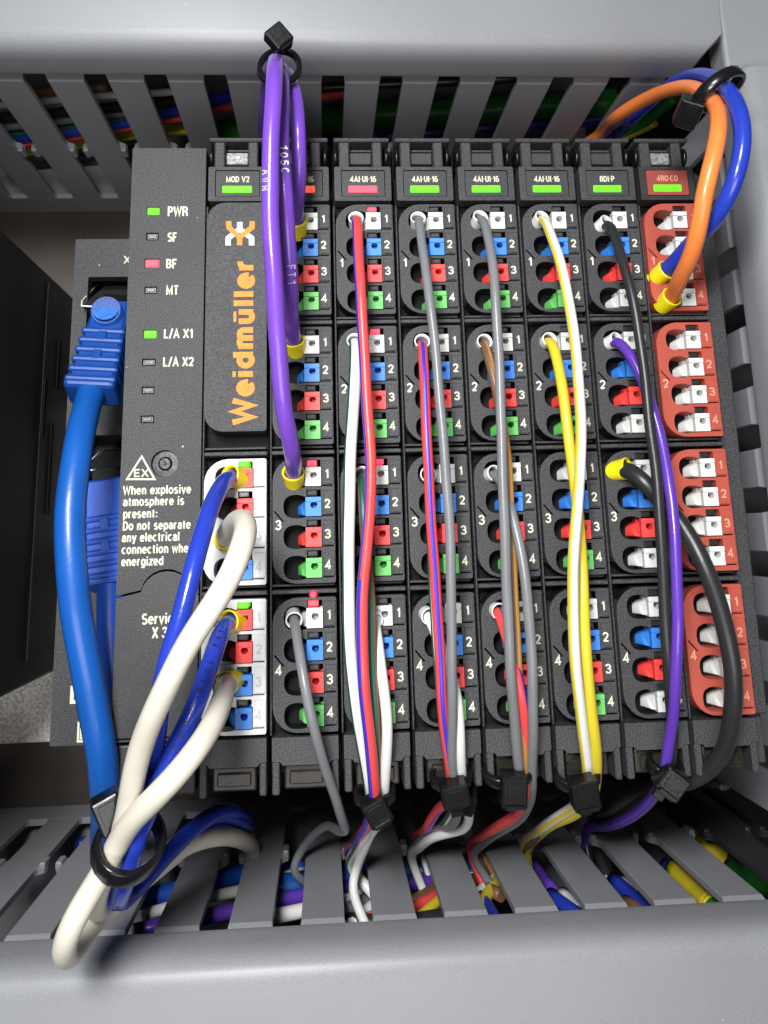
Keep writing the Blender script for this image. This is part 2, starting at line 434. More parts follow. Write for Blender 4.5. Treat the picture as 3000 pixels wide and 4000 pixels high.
def tube(name, pts, r, mats, stripes=(), n=16, step=1.2, smooth=6):
    """round cable; stripes = (centre angle, half width, material index, twist per mm)"""
    c = relax(spline(pts, step), smooth)
    ph = random.uniform(0, 50); am = min(.08, r * .07)
    for i, p in enumerate(c):
        fade = min(1, i / 8, (len(c) - 1 - i) / 8)
        c[i] = p + Vector((math.sin(i * step * .21 + ph) + .5 * math.sin(i * step * .47 + ph * 2), math.cos(i * step * .17 + ph) * .6, math.sin(i * step * .26 + ph * 3))) * am * fade
    vs, fs, mi = [], [], []
    L = 0; u = None
    for i, p in enumerate(c):
        t = (c[min(i + 1, len(c) - 1)] - c[max(i - 1, 0)]).normalized()
        if u is None:
            u = Vector((1, 0, 0)) - t * t.x
            if u.length < .2: u = Vector((0, 1, 0)) - t * t.y
        else: u = u - t * u.dot(t)
        u.normalize(); v = t.cross(u)
        if i: L += (p - c[i - 1]).length
        for k in range(n):
            a = 2 * math.pi * k / n
            vs.append(p + (u * math.cos(a) + v * math.sin(a)) * r)
        if i:
            b = (i - 1) * n
            for k in range(n):
                fs.append((b + k, b + (k + 1) % n, b + n + (k + 1) % n, b + n + k))
                j = 0
                ang = math.degrees(2 * math.pi * (k + .5) / n)
                for ca, hw, m_, tw in stripes:
                    if abs((ang - ca - tw * L + 180) % 360 - 180) < hw: j = m_
                mi.append(j)
    nb = len(c)
    fs.append(tuple(range(n))[::-1]); mi.append(0)
    fs.append(tuple(range((nb - 1) * n, nb * n))); mi.append(0)
    me = bpy.data.meshes.new(name); me.from_pydata([tuple(x) for x in vs], [], fs)
    for m in ([mats] if isinstance(mats, str) else mats): me.materials.append(M[m])
    me.polygons.foreach_set('material_index', mi)
    me.polygons.foreach_set('use_smooth', [True] * (len(fs) - 2) + [False] * 2)
    me.update()
    return me, c


def frame(n, up=(0, 1, 0)):
    """matrix whose z axis is n and whose y axis leans to up"""
    z = Vector(n).normalized(); x = Vector(up).cross(z).normalized(); y = z.cross(x)
    return Matrix((x, y, z)).transposed()


# ------------------------------------------------------------------ setting
me = MB().box(-260, 300, -320, 260, -92.5, -90).done('mounting_plate', 'plate')
obj('mounting_plate', me, kind='structure', label='brown oiled steel mounting plate behind the ducts and modules')

me = MB().box(-120, -44.5, -105.6, -20, -89.5, -87.5, .3).done('galvanised_plate', 'zinc')
o = obj('galvanised_bracket', me, label='shiny galvanised steel bracket plate below the dark drive housing at left', category='bracket')

# DIN rail under the modules
g = MB()
g.prism([(-17.5, -90), (-17.5, -83.5), (-13.5, -83.5), (-13.5, -89), (13.5, -89), (13.5, -83.5), (17.5, -83.5), (17.5, -90)], -50, 92, 0,
        Matrix.Translation((0, -40, 0)) @ Matrix(((0, 0, 1, 0), (1, 0, 0, 0), (0, 1, 0, 0), (0, 0, 0, 1))))
me = g.done('din_rail', 'zinc')
obj('din_rail', me, label='steel mounting rail behind the row of black modules', category='rail')


# ------------------------------------------------------------------ wire ducts
def finger_mesh():
    """one duct finger lying in x / z, thickness along +y, bent inwards near the lip"""
    prof = [(-13.0, 3.9), (-14.6, 4.55), (-15.4, 4.35), (-18.6, 3.75), (-47.5, 3.7), (-48.6, 4.0), (-49.6, 5.1), (-50.6, 5.35), (-51.8, 5.3), (-52.8, 4.9), (-53.6, 3.8), (-79, 3.7), (-80.2, 4.3)]
    bm = bmesh.new(); rings = []
    for z, hw in prof:
        off = 0.0
        if z > -18.0: off = (z + 18.6) * 0.5
        th = 1.5
        rings.append([bm.verts.new((-hw, off, z)), bm.verts.new((hw, off, z)), bm.verts.new((hw, off + th, z)), bm.verts.new((-hw, off + th, z))])
    for a, b in zip(rings, rings[1:]):
        for i in range(4): bm.faces.new((a[i], a[(i + 1) % 4], b[(i + 1) % 4], b[i]))
    bm.faces.new(rings[0]); bm.faces.new(rings[-1][::-1])
    bmesh.ops.recalc_face_normals(bm, faces=bm.faces)
    me_ = bpy.data.meshes.new('finger'); bm.to_mesh(me_); bm.free()
    t = bmesh.new(); t.from_mesh(me_)
    bmesh.ops.bevel(t, geom=[e for e in t.edges if e.calc_face_angle(0) > .9], offset=.22, segments=2, profile=.5, affect='EDGES')
    t.to_mesh(me_); t.free()
    g = MB().addmesh(me_)
    for sx in (-1, 1):                                        # turned-out snap lugs half way down
        g.box(min(sx * 3.9, sx * 5.25), max(sx * 3.9, sx * 5.25), -.75, .9, -53.0, -49.2, .38)
    return g.done('finger', 'duct', recalc=False)


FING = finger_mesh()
FING_SHADED = FING.copy(); FING_SHADED.name = 'shaded_finger'; FING_SHADED.materials[0] = M['shaded_duct']


def duct(label, mx, xs, xa, xb, group='wire ducts', cover=(None, None), cut=None):
    """local frame: y = 0 is the slotted wall facing -y, channel extends to +y, z as in the world"""
    d = empty('wire_duct', label=label, category='wire duct', group=group)
    d.matrix_world = mx
    b = MB().box(xa, xb, 0, 1.5, -90, -80, .1).box(xa, xb, 1.5, 62, -90, -88.5).box(xa, xb, 60, 61.5, -88.5, -14)
    obj('base', b.done('duct_base', 'duct'), d)
    for x in xs:
        f_ = obj('finger', FING_SHADED if (mx[1][1] < 0 and x > 90) else FING, d, (x, 0, 0))  # far right fingers of the lower duct have their shade painted in
        if f_.data == FING_SHADED: f_['label'] = 'grey duct finger darkened by painted shade'
    ca, cb = cover
    # cover: rolled front edge and a side lip that overlaps the finger tips
    zt = -4.2
    prof = [(-0.55, -14.4), (-1.05, -14.0), (-1.0, -12.6), (-0.9, -9.4), (-0.55, -7.2), (0.25, -5.5), (1.4, -4.6), (3.2, zt), (30, zt + .25), (60, zt), (62, -6), (62.3, -14), (60.5, -14), (60, -6.5), (30, -5.9), (3, -6.1), (1.2, -7.2), (.6, -9), (.5, -14.4)]
    t = bmesh.new()
    rings = []
    N = 2
    ends = [ca, cb]
    for e, x in enumerate(ends):
        rg = []
        for y, z in prof:
            xx = x
            if cut and e == 1: xx = x - max(0, cut - (y + 1.05)) if z > -15 else x
            rg.append(t.verts.new((xx, y, z)))
        rings.append(rg)
    n = len(prof)
    for i in range(n):
        f = t.faces.new((rings[0][i], rings[0][(i + 1) % n], rings[1][(i + 1) % n], rings[1][i])); f.smooth = True
    t.faces.new(rings[0][::-1]); t.faces.new(rings[1])
    bmesh.ops.recalc_face_normals(t, faces=t.faces)
    m_ = bpy.data.meshes.new('duct_cover'); t.to_mesh(m_); t.free(); m_.materials.append(M['duct'])
    bb = bmesh.new(); bb.from_mesh(m_)
    bmesh.ops.bevel(bb, geom=[e for e in bb.edges if e.calc_face_angle(0) > .8], offset=.25, segments=2, profile=.5, affect='EDGES')
    bb.to_mesh(m_); bb.free()
    obj('cover', m_, d)
    return d


P = 12.46
I4 = Matrix.Identity(4)
duct('upper grey slotted wire duct running across the top of the modules', Matrix.Translation((0, 38.3, 0)),
     [14.17 + P * (k + .5) for k in range(-8, 6)], -95, 93, cover=(-130, 94.2), cut=5.0)
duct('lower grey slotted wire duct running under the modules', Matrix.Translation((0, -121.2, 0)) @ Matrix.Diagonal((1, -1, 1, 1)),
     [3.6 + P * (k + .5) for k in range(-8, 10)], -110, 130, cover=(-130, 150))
# right-hand vertical duct: local x runs down the picture, channel to the right
RV = Matrix(((0, 1, 0, 97.0), (-1, 0, 0, 0), (0, 0, 1, 0), (0, 0, 0, 1)))
duct('vertical grey slotted wire duct along the right edge', RV, [1.9 + P * (k - .5) for k in range(-2, 10)], -36, 121, cover=(-34.5, 117.5))
# duct crossing piece above it, a little lower
me = MB().box(95, 190, 35.5, 120, -14, -7.2, .8).done('duct_corner_cover', 'duct')
obj('duct_corner_cover', me, label='darker grey duct corner cover at the top right', category='duct cover')

# ------------------------------------------------------------------ drive housing at far left
d = empty('drive_housing', (-50.5, 0, 0), label='large dark drive housing standing at the left edge', category='drive')
b = MB().box(-90, 0, -84.9, 3.2, -89.9, 20, .8)
b.box(0, .35, -80, 1, -60, -40, .2)
obj('body', b.done('drive_body', 'box'), d)
for (y0, y1, z0) in ((-34, -21, -42), (-21.5, -10, -50), (-64, -56, -60), (-50, -30, -48)):
    obj('vent_slot', MB().box(.42, .62, y0, y1, z0, z0 + 1.6).done('vent_slot', 'deep'), d)

# ------------------------------------------------------------------ module pieces
RP, GP = 5.02, 23.06


def hole_outline(y):
    pts = [(-5.0, 1.62), (-4.35, 1.5), (-3.78, 1.28), (-3.45, 1.28), (-3.45, 2.42), (-1.0, 2.42), (-1.0, 1.28), (-.82, 1.28), (-.82, -1.82),
           (1.05, -1.82), (1.05, -2.04), (-.82, -2.04), (-.82, -2.16), (-3.78, -2.16), (-4.3, -2.28), (-5.0, -2.32)]
    for i in range(0, 11):
        a = math.radians(-90 - 18 * i)
        sx = abs(math.cos(a)) ** .8 * 2.15; sy = math.copysign(abs(math.sin(a)) ** .8, math.sin(a)) * 1.97
        pts.append((-5.2 - sx, -.35 + sy))
    return [(x, y + yy) for x, yy in pts]


def notch():
    a, b = Vector((-9.3, -5.5)), Vector((-7.35, -7.85))
    nrm = Vector((b.y - a.y, -(b.x - a.x))).normalized() * .13
    a = Vector((-8.85, -6.05))
    return [tuple(a + nrm), tuple(b + nrm), tuple(b - nrm), tuple(a - nrm)]


def plug_mesh(m, deepm):
    outl = [rrect(-9.15, 1.3, -17.95, 2.85, (4.0, 4.0, .35, .35))] + [hole_outline(-RP * r) for r in range(4)] + [notch()]
    me_ = plate('plug', outl, -7.5, 0.0, .12, m)
    g = MB().addmesh(me_)
    for r in range(4):                                        # raised number pads
        g.box(-.62, 1.22, -RP * r - 1.72, -RP * r + 2.3, -.1, .16, .08)
    # light ridge finishing the V mark
    g.prism([(-9.1, -10.6), (-7.3, -8.35), (-7.2, -8.45), (-9.0, -10.75)], -.05, .09)
    g.box(-8.95, 1.1, -17.7, 2.6, -9.0, -7.52, 0, 1)
    if m == 'shell':                                          # wire funnel walls near black: recess shade put into the colour
        g.bm.normal_update()
        for f in g.bm.faces:
            c = f.calc_center_median()
            if abs(f.normal.z) < .3 and c.z < -.3 and -8.6 < c.x < 1.15 and -17.7 < c.y < 2.6: f.material_index = 1
    res = g.done('plug', [m, deepm], recalc=False)
    return res


PLUG = dict(shell=plug_mesh('shell', 'deep'), rplug=plug_mesh('rplug', 'deep'), wplug=plug_mesh('wplug', 'deep'))


def circ(cx, cy, r, n=14): return [(cx + r * math.cos(2 * math.pi * i / n), cy + r * math.sin(2 * math.pi * i / n)) for i in range(n)]


def button_mesh(m):
    lo = [(-3.6, -2.0), (-.95, -2.0), (-.95, .36), (-1.75, .36)] + \
         [(-2.2 + .62 * math.cos(a), -.14 + .62 * math.sin(a)) for a in [math.radians(t) for t in (60, 20, -20, -60, -90, -120, -160, -200, -240)]] + \
         [(-2.65, .36), (-3.6, .36)]
    a = plate('b', [lo], -2.4, .12, .1, m)
    up_ = [(-3.6, .42), (-2.62, .42), (-2.5, .34), (-1.9, .34), (-1.78, .42), (-.95, .42), (-.95, 1.18), (-3.6, 1.18)]
    c = plate('b', [up_], -1.2, .26, .1, m)
    g = MB().addmesh(a).addmesh(c)
    g.box(-3.62, -.93, -2.05, 1.22, -5.5, -2.3)
    # lever tongue sloping down into the wire hole
    t = bmesh.new()
    A = [(-3.6, -1.9, -.9), (-3.6, .55, -.9), (-3.6, .75, -5), (-3.6, -2.0, -5)]
    B = [(-4.3, -1.75, -1.5), (-4.45, .0, -2.6), (-4.7, .2, -5), (-4.7, -1.9, -5)]
    C_ = [(-4.9, -1.7, -3.6), (-5.0, -.5, -4.0), (-5.3, -.2, -5), (-5.3, -1.9, -5)]
    rr = [[t.verts.new(p) for p in q] for q in (A, B, C_)]
    for p, q in zip(rr, rr[1:]):
        for i in range(4): t.faces.new((p[i], p[(i + 1) % 4], q[(i + 1) % 4], q[i]))
    t.faces.new(rr[0][::-1]); t.faces.new(rr[-1])
    bmesh.ops.recalc_face_normals(t, faces=t.faces)
    bmesh.ops.bevel(t, geom=t.edges[:], offset=.12, segments=1, profile=.5, affect='EDGES')
    g.add(t)
    return g.done('release_button', m, recalc=False)


BTN = {k: button_mesh(k) for k in ('bwhite', 'bblue', 'bred', 'bgreen')}


def ind_mesh(m, z=-.05):
    g = MB().box(-3.32, -1.62, 1.42, 2.36, -5, z - .05, .12)
    g.box(-3.1, -1.85, 1.6, 2.2, z - .1, z + .04, .05)
    return g.done('indicator_light', m)


IND = dict(off=ind_mesh('bblack', -.25), g=ind_mesh('litg', .05), r=ind_mesh('litr', .1))
IND['shell'] = ind_mesh('shell', -.15)
WINDOW_STATE = {}


def plug(parent, grp, m, btns, inds, ink, gink=None, x=0.0):
    p = obj('plug', PLUG[m], parent, (x, -GP * grp, 0.0))
    for r in range(4):
        obj('release_button', BTN[btns[r]], p, (0, -RP * r, 0))
        obj('indicator_light', IND[inds[r]], p, (0, -RP * r, 0))
        obj('number', text('1234'[r], 1.55 if r else 1.5, .52 if r == 0 else .92, .012, 0, ink), p, (-.26 if r == 0 else -.46, -RP * r - .72, .185))
    if gink: obj('number', text(str(grp + 1), 1.65, .62 if grp == 0 else .95, .012, 0, gink), p, (-8.75 if grp else -8.6, -9.2, .02))
    return p


def head(parent, word, state, red=False, tag='dark', x=0.0):
    """label window with status light and the swing latch above it"""
    o1 = rrect(-9.25, 1.2, 3.55, 10.25, (.25, .25, .25, .25), 2)
    o2 = rrect(-8.05, .1, 4.35, 9.6, (.2, .2, .2, .2), 2)
    fr = obj('label_frame', plate('label_frame', [o1, o2], -3, .15, .1, 'shell2' if red else 'shell'), parent, (x, 0, 0))
    lp = obj('label_plate', plate('label_plate', [rrect(-7.92, -.03, 4.5, 9.45, (.2, .2, .2, .2), 2)], -3, 0.0 if not red else .25, .1, 'rlabel' if red else 'shell'), parent, (x, 0, 0))
    zt = .27 if red else .02
    w = {'MOD V2': 4.3, '4AI·UI·16': 4.9, '8DI·P': 2.9, '4RO·CO': 4.1}[word]
    obj('lettering', text(word, 1.2, w, .014, 0, 'inks' if red else 'ink'), lp, (-3.95 - w / 2, 7.25, zt))
    obj('status_light', MB().box(-6.78, -1.32, 5.15, 6.6, -.8, zt + .12, .18).done('status_light', state), lp)
    la = MB()
    la.box(-8.35, -6.35, 10.35, 15.6, -6, -.5, .25).box(-2.15, -.3, 10.35, 15.6, -6, -.5, .25)
    la.box(-9.3, 1.15, 15.55, 16.35, -8, -.3, .2).box(-6.4, -2.1, 10.3, 10.85, -6, -1.8, .1).box(-6.4, -2.1, 14.55, 15.0, -6, -2.6, .1)
    lt = obj('latch', la.done('latch', 'shell'), parent, (x, 0, 0))
    obj('marker', MB().box(-6.25, -2.25, 11.55, 13.9, -5, -1.6, .15).done('marker', 'marker' if tag == 'light' else 'shell'), lt)
    for sx in (-9.0, .55):
        pv = MB().cyl((sx - .3, 13.2, -2.6), (sx + .35, 13.2, -2.6), 1.9, n=20).box(sx - .3, sx + .3, 10.4, 12.6, -6, -2.4, .2)
        obj('pivot', pv.done('pivot', 'gloss'), lt)


def housing(parent, x=0.0, plugs=(0, 1, 2, 3)):
    g = MB()
    g.box(-9.6, 1.62, -94, 9.8, -78, -4.0, .2, 1).box(-9.5, 1.5, 9.8, 16, -70, -6.2, .2, 1)
    g.box(-9.62, -9.32, -87.6, 2.9, -4.2, -.75, .1)
    for k in (1, 2, 3):
        g.box(-9.3, 1.45, -GP * k + 3.45, -GP * k + 4.15, -4.2, -.35, .12)
        g.box(-9.3, 1.2, -GP * k + 4.6, -GP * k + 4.95, -4.2, -1.4, .05)
    # foot with its recessed window
    g.prism([(-9.3, -87.85), (1.3, -87.85), (1.3, -91.4), (.2, -91.5), (-.1, -92), (-7.6, -92), (-8.0, -91.5), (-9.3, -91.4)][::-1], -6, -.45, 0)
    g.box(-9.3, -8.1, -96.4, -91.4, -7, -.7, .2).box(.2, 1.3, -96.4, -91.4, -7, -.7, .2)
    h = obj('housing', g.done('housing', ['shell', 'deep']), parent, (x, 0, 0))
    obj('foot_window', MB().box(-7.4, -.4, -96.0, -92.3, -6, -2.4, .3).box(-6.6, -1.2, -95.2, -93.2, -2.5, -1.9, .2).done('foot_window', 'clear'), h)
    return h


ANA = ('bwhite', 'bblue', 'bred', 'bgreen')
lab = {
    1: 'black input module with red status light, partly behind the purple wires',
    2: 'black input module with red status light and three red channel lights, red wire in front',
    3: 'black green-lit input module with a grey wire over a red and blue striped wire',
    4: 'black green-lit input module with two grey wires and a thin brown-orange wire',
    5: 'black green-lit input module with yellow and yellow-white wires hanging down it',
    6: 'black digital input module beside the red one, with black and violet wires',
    7: 'last module on the right, with brick red terminal plugs and white buttons',
}
mods = {}
for c in range(1, 8):
    root = empty('io_module', (11.5 * c, 0, 0), label=lab[c], category='module', group='terminal modules clipped side by side')
    mods[c] = root
    housing(root)
    head(root, '4RO·CO' if c == 7 else ('8DI·P' if c == 6 else '4AI·UI·16'), 'lito' if c == 1 else ('litr' if c == 2 else 'litg'), c == 7, 'light' if c == 7 else 'dark')
    bt = ('bwhite',) * 4 if c == 7 else (('bwhite', 'bblue', 'bred', 'bwhite') if c == 6 else ANA)
    for gk in range(4):
        ind = ['off'] * 4 if c in (6, 7) else ['shell'] * 4
        if (c == 1 and gk in (2, 3)) or (c == 2 and gk in (0, 1, 2)): ind[0] = 'r'
        plug(root, gk, 'rplug' if c == 7 else 'shell', bt, ind, 'inks' if c == 7 else 'ink', 'inks' if c == 7 else 'ink')
# the small lit cone above the fourth plug of the first module
obj('channel_light', MB().cyl((-2.45, -65.9, -.3), (-2.45, -65.9, .5), .75, .3, 12).done('channel_light', 'litr'), mods[1])

# ------------------------------------------------------------------ bus coupler
cp = empty('bus_coupler', (0, 0, 0), label='wide bus coupler at the left end with printed warning, status lights and two white plugs', category='coupler')
housing(cp)
head(cp, 'MOD V2', 'litg', False, 'light')
WIN = ('bred', 'bred', 'bblue', 'bblue')
for gk in (2, 3):
    plug(cp, gk, 'wplug', WIN, ['g', 'off', 'off', 'off'], 'inkg')
# brand cover over the two upper plug bays
bc = obj('brand_cover', plate('brand_cover', [rrect(-9.25, 1.35, -38.6, 3.05, (3.2, 3.2, .5, .5))], -4, .55, .3, 'shell'), cp)
p0 = at(902, 1662, .6); p1 = at(997, 1009, .6)
tm = text('Weidmüller', p1.x - p0.x, p1.y - p0.y, 0, .0, 'inko', wt=.25)
o = obj('lettering', tm, bc, (p1.x, p0.y, .57)); o.rotation_euler = (0, 0, math.radians(90))


def strokes(paths, w, z, m):
    bm = bmesh.new()
    for k, pth in enumerate(paths): ribbon(bm, pth, w, z + .0015 * k)
    bm.normal_update()
    bmesh.ops.reverse_faces(bm, faces=[f for f in bm.faces if f.normal.z < 0])
    me = bpy.data.meshes.new('emblem'); bm.to_mesh(me); bm.free(); me.materials.append(M[m])
    return me


def lp(x, y):
    q = at(x * .6631, y * .6631, .6); return (q.x, q.y)


obj('emblem', strokes([[lp(1412, 1308), lp(1412, 1350), lp(1345, 1402), lp(1343, 1445)], [lp(1412, 1350), lp(1482, 1402), lp(1482, 1445)]], .95, .02, 'inkw'), bc, (0, 0, .57))
obj('emblem', strokes([[lp(1347, 1303), lp(1349, 1340), lp(1412, 1398), lp(1412, 1445)], [lp(1486, 1303), lp(1484, 1340), lp(1412, 1398)]], .95, .05, 'inko'), bc, (0, 0, .57))

# tall front with the printed text
XL, XR = -23.1, -9.75
ya = at(480, 2335, 0).y; yb = -86.9
arc = [(-15.0 + 4.2 * math.cos(math.radians(a)), ya + .1 + 3.9 * math.sin(math.radians(a))) for a in range(170, 9, -16)]
leds = [(576, 621, 810, 837, 'litg'), (574, 617, 912, 936, 'bblack'), (567, 621, 1013, 1043, 'litr'), (567, 611, 1122, 1145, 'bblack'), (562, 609, 1291, 1319, 'litg'),
        (558, 605, 1404, 1427, 'bblack'), (556, 600, 1513, 1537, 'bblack'), (552, 599, 1626, 1650, 'bblack')]
holes = []
for x0, x1, y0, y1, mm in leds:
    a = at(x0, y0, 0); b_ = at(x1, y1, 0)
    holes.append(rrect(a.x - .12, b_.x + .12, b_.y - .12, a.y + .12, (.15,) * 4, 2))
sc = at(642, 1810, 0)
holes.append(circ(sc.x, sc.y, 2.25, 28))
top = [(XL, 14.0)] + [(XL, ya + .3)] + [(x, y + .35) for x, y in arc] + [(XR, ya + .3), (XR, 14.0)]
obj('front_cover', plate('front_cover', [top] + holes, -6, 0, .18, 'shell'), cp)
low = [(XL, ya - .1), (XL, yb), (XR, yb), (XR, ya - .1)] + [(x, y) for x, y in arc[::-1]]
hatch = obj('service_hatch', plate('service_hatch', [low], -6, -.12, .18, 'shell2'), cp)
for (x0, x1, y0, y1, mm) in leds:
    a = at(x0, y0, 0); b_ = at(x1, y1, 0)
    g = MB().box(a.x, b_.x, b_.y, a.y, -3, -.12, .12).box(a.x + .25, b_.x - .25, b_.y + .22, a.y - .22, -.3, .0, .1)
    obj('status_light', g.done('status_light', mm), cp)
g = MB().cyl((sc.x, sc.y, -3), (sc.x, sc.y, -.9), 2.15, n=28).cyl((sc.x, sc.y, -.9), (sc.x, sc.y, -.55), 1.2, .9, n=20).cyl((sc.x, sc.y, -.6), (sc.x, sc.y, -.3), .35, .2, n=12)
obj('screw', g.done('screw', 'gloss'), cp)
g = MB().box(XL + .1, XR - .05, -95.8, 13.8, -80, -5.9, .1).box(XL + .8, XR - .2, -95.8, -88.2, -6, -1.2, .3).box(XL + .9, XR - .3, -87.6, -87.2, -6, -.3, .1)
obj('coupler_body', g.done('coupler_body', 'shell2'), cp)

words = [('PWR', 653, 736, 845, 39), ('SF', 653, 693, 945, 37), ('BF', 647, 693, 1049, 38), ('MT', 647, 700, 1152, 38), ('L/A X1', 638, 755, 1322, 38), ('L/A X2', 635, 758, 1432, 38)]
for s_, x0, x1, yb_, hpx in words:
    a = at(x0, yb_, .02); b_ = at(x1, yb_ - hpx, .02)
    obj('lettering', text(s_, b_.y - a.y, b_.x - a.x, .010, 0, 'ink'), cp, (a.x, a.y, .03))
for s_, x0, x1, yb_ in [('When explosive', 479, 748, 1934), ('atmosphere is', 479, 721, 1978.5), ('present:', 479, 617, 2026), ('Do not separate', 478, 746, 2073),
                        ('any electrical', 474, 703, 2119), ('connection when', 474, 757, 2166), ('energized', 472, 640, 2213)]:
    a = at(x0, yb_, .02); b_ = at(x1, yb_ - 33, .02)
    obj('lettering', text(s_, 1.5, b_.x - a.x, .010, 0, 'ink'), cp, (a.x, a.y, .03))
for s_, x0, x1, yb_ in [('Service', 551, 700, 2441), ('X 3', 592, 655, 2494)]:
    a = at(x0, yb_, .02); b_ = at(x1, yb_ - 40, .02)
    obj('lettering', text(s_, 1.75, b_.x - a.x, .010, 0, 'ink'), hatch, (a.x, a.y, -.09))
tri = [at(554, 1783, 0), at(496, 1872, 0), at(604, 1872, 0)]
tri = [(v.x, v.y) for v in tri]
obj('warning_triangle', strokes([tri + [tri[0]]], .3, .02, 'ink'), cp, (0, 0, .01))
a = at(521, 1864, 0)
obj('lettering', text('EX', 1.35, 2.55, .02, 0, 'ink'), cp, (a.x, a.y, .03))

# recessed port panel left of the tall front
PZ = -28.0
pl, pt, pb = -41.1, 6.8, -93.7
s1 = [at(345, 1085, PZ), at(520, 1085, PZ)]
port_y0, port_y1 = at(400, 1330, PZ).y, at(345, 1082, PZ).y
port_x0 = at(345, 1082, PZ).x
port2_y0, port2_y1 = at(430, 1990, PZ).y, at(345, 1700, PZ).y
pan = plate('port_panel', [rrect(pl, -20, pb, pt, (.3,) * 4, 2), rrect(port_x0, -21.5, port_y0, port_y1, (.3,) * 4, 2), rrect(port_x0 + .4, -21.5, port2_y0, port2_y1, (.3,) * 4, 2)], PZ - 3, PZ, .15, 'shell')
pn = obj('port_panel', pan, cp)
obj('panel_body', MB().box(pl + .3, -20, pb + .3, pt - .3, -86, PZ - 14, .2).box(pl + .2, pl + 1.5, pb + .3, pt - .3, PZ - 15, PZ - 2.9).done('panel_body', 'shell2'), cp)
a = at(482, 1030, PZ)
obj('lettering', text('X1', 1.75, 2.6, .01, 0, 'ink'), pn, (a.x, a.y, PZ + .02))
# sloping socket with a pale metal rim
for k, (ex, ey, zz) in enumerate(((0, 0, 0), (14, 640, -3))):
    q = [at(370 + ex, 1116 + ey, PZ - 8), at(319 + ex, 1195 + ey, PZ + 4.5 + zz), at(337 + ex, 1275 + ey, PZ - 6)]
    t = bmesh.new()
    va = [t.verts.new(v) for v in q]; vb = [t.verts.new((-21.6, v.y, v.z)) for v in q]
    va[0].co.x = q[1].x + 1.2; va[2].co.x = q[1].x + 1.2
    t.faces.new(va); t.faces.new(vb[::-1])
    for i in range(3): t.faces.new((va[i], va[(i + 1) % 3], vb[(i + 1) % 3], vb[i]))
    g = MB().add(t)
    so = obj('socket', g.done('socket', 'shell2'), cp)
    rim, _ = tube('rim', [va_ for va_ in (q[0] + Vector((1.0, -.6, 2.2)), q[1], q[1] + Vector((4.0, -.02, 0)), q[1] + Vector((12, -.05, 0)))], .16, 'zinc', n=8, smooth=0, step=4)
    obj('socket_rim', rim, so)
# printed corner marks at the foot of the port panel
for (x, y, w_, h_, kk) in ((280, 2742, 24, 64, 1), (304, 2896, 34, 78, 3)):
    for j in range(kk):
        a = at(x + j * 11, y - j * 12, PZ); b_ = at(x + w_, y - h_ - j * 4, PZ)
        obj('printed_mark', strokes([[(a.x + 0, b_.y), (a.x, a.y), (b_.x + 1.3, a.y)]], .38 if kk > 1 else .7, .03, 'ink'), pn, (0, 0, PZ + .01))

# ------------------------------------------------------------------ end bracket right of the red module
g = MB()
g.prism([(81.85, -87.8), (85.4, -87.8), (86.2, -30), (86.2, 8.5), (81.85, 12.0)], -30, -3.0, 0, None, .25)
g.box(81.85, 82.15, -86, 11.0, -4, -.8, .1)
g.box(82.2, 85.2, -96, -88, -30, -5, .3)
obj('end_bracket', g.done('end_bracket', ['shell', 'shell2']), label='black end bracket clamped against the right side of the red module', category='bracket')
#WIRES
# ------------------------------------------------------------------ ferrules, wires, ties
def ferrule_mesh(kind):
    r = 1.42 if kind == 'w' else 1.95
    col_ = 'ferw' if kind == 'w' else 'fery'
    prof = [(r * .80, -2.3), (r * .88, -1.2), (r * .97, .9), (r, 1.15), (r * .95, 1.3), (r * .84, 1.25), (r * .79, .4), (r * .75, -1.2), (0.01, -1.3)]
    n = 24; vs = []; fs = []; mi = []
    for rr, z in prof:
        for k in range(n): vs.append((rr * math.cos(2 * math.pi * k / n), rr * math.sin(2 * math.pi * k / n), z))
    for i in range(len(prof) - 1):
        for k in range(n):
            fs.append((i * n + k, i * n + (k + 1) % n, (i + 1) * n + (k + 1) % n, (i + 1) * n + k)); mi.append(1 if i >= 6 else 0)
    me = bpy.data.meshes.new('ferrule'); me.from_pydata(vs, [], fs)
    me.materials.append(M[col_]); me.materials.append(M['conductor'])
    me.polygons.foreach_set('material_index', mi); me.polygons.foreach_set('use_smooth', [True] * len(fs)); me.update()
    return me


FER = {'w': ferrule_mesh('w'), 'y': ferrule_mesh('y')}


def pt(p):
    return aty(p[0], p[1], p[3]) if len(p) == 4 else at(*p)


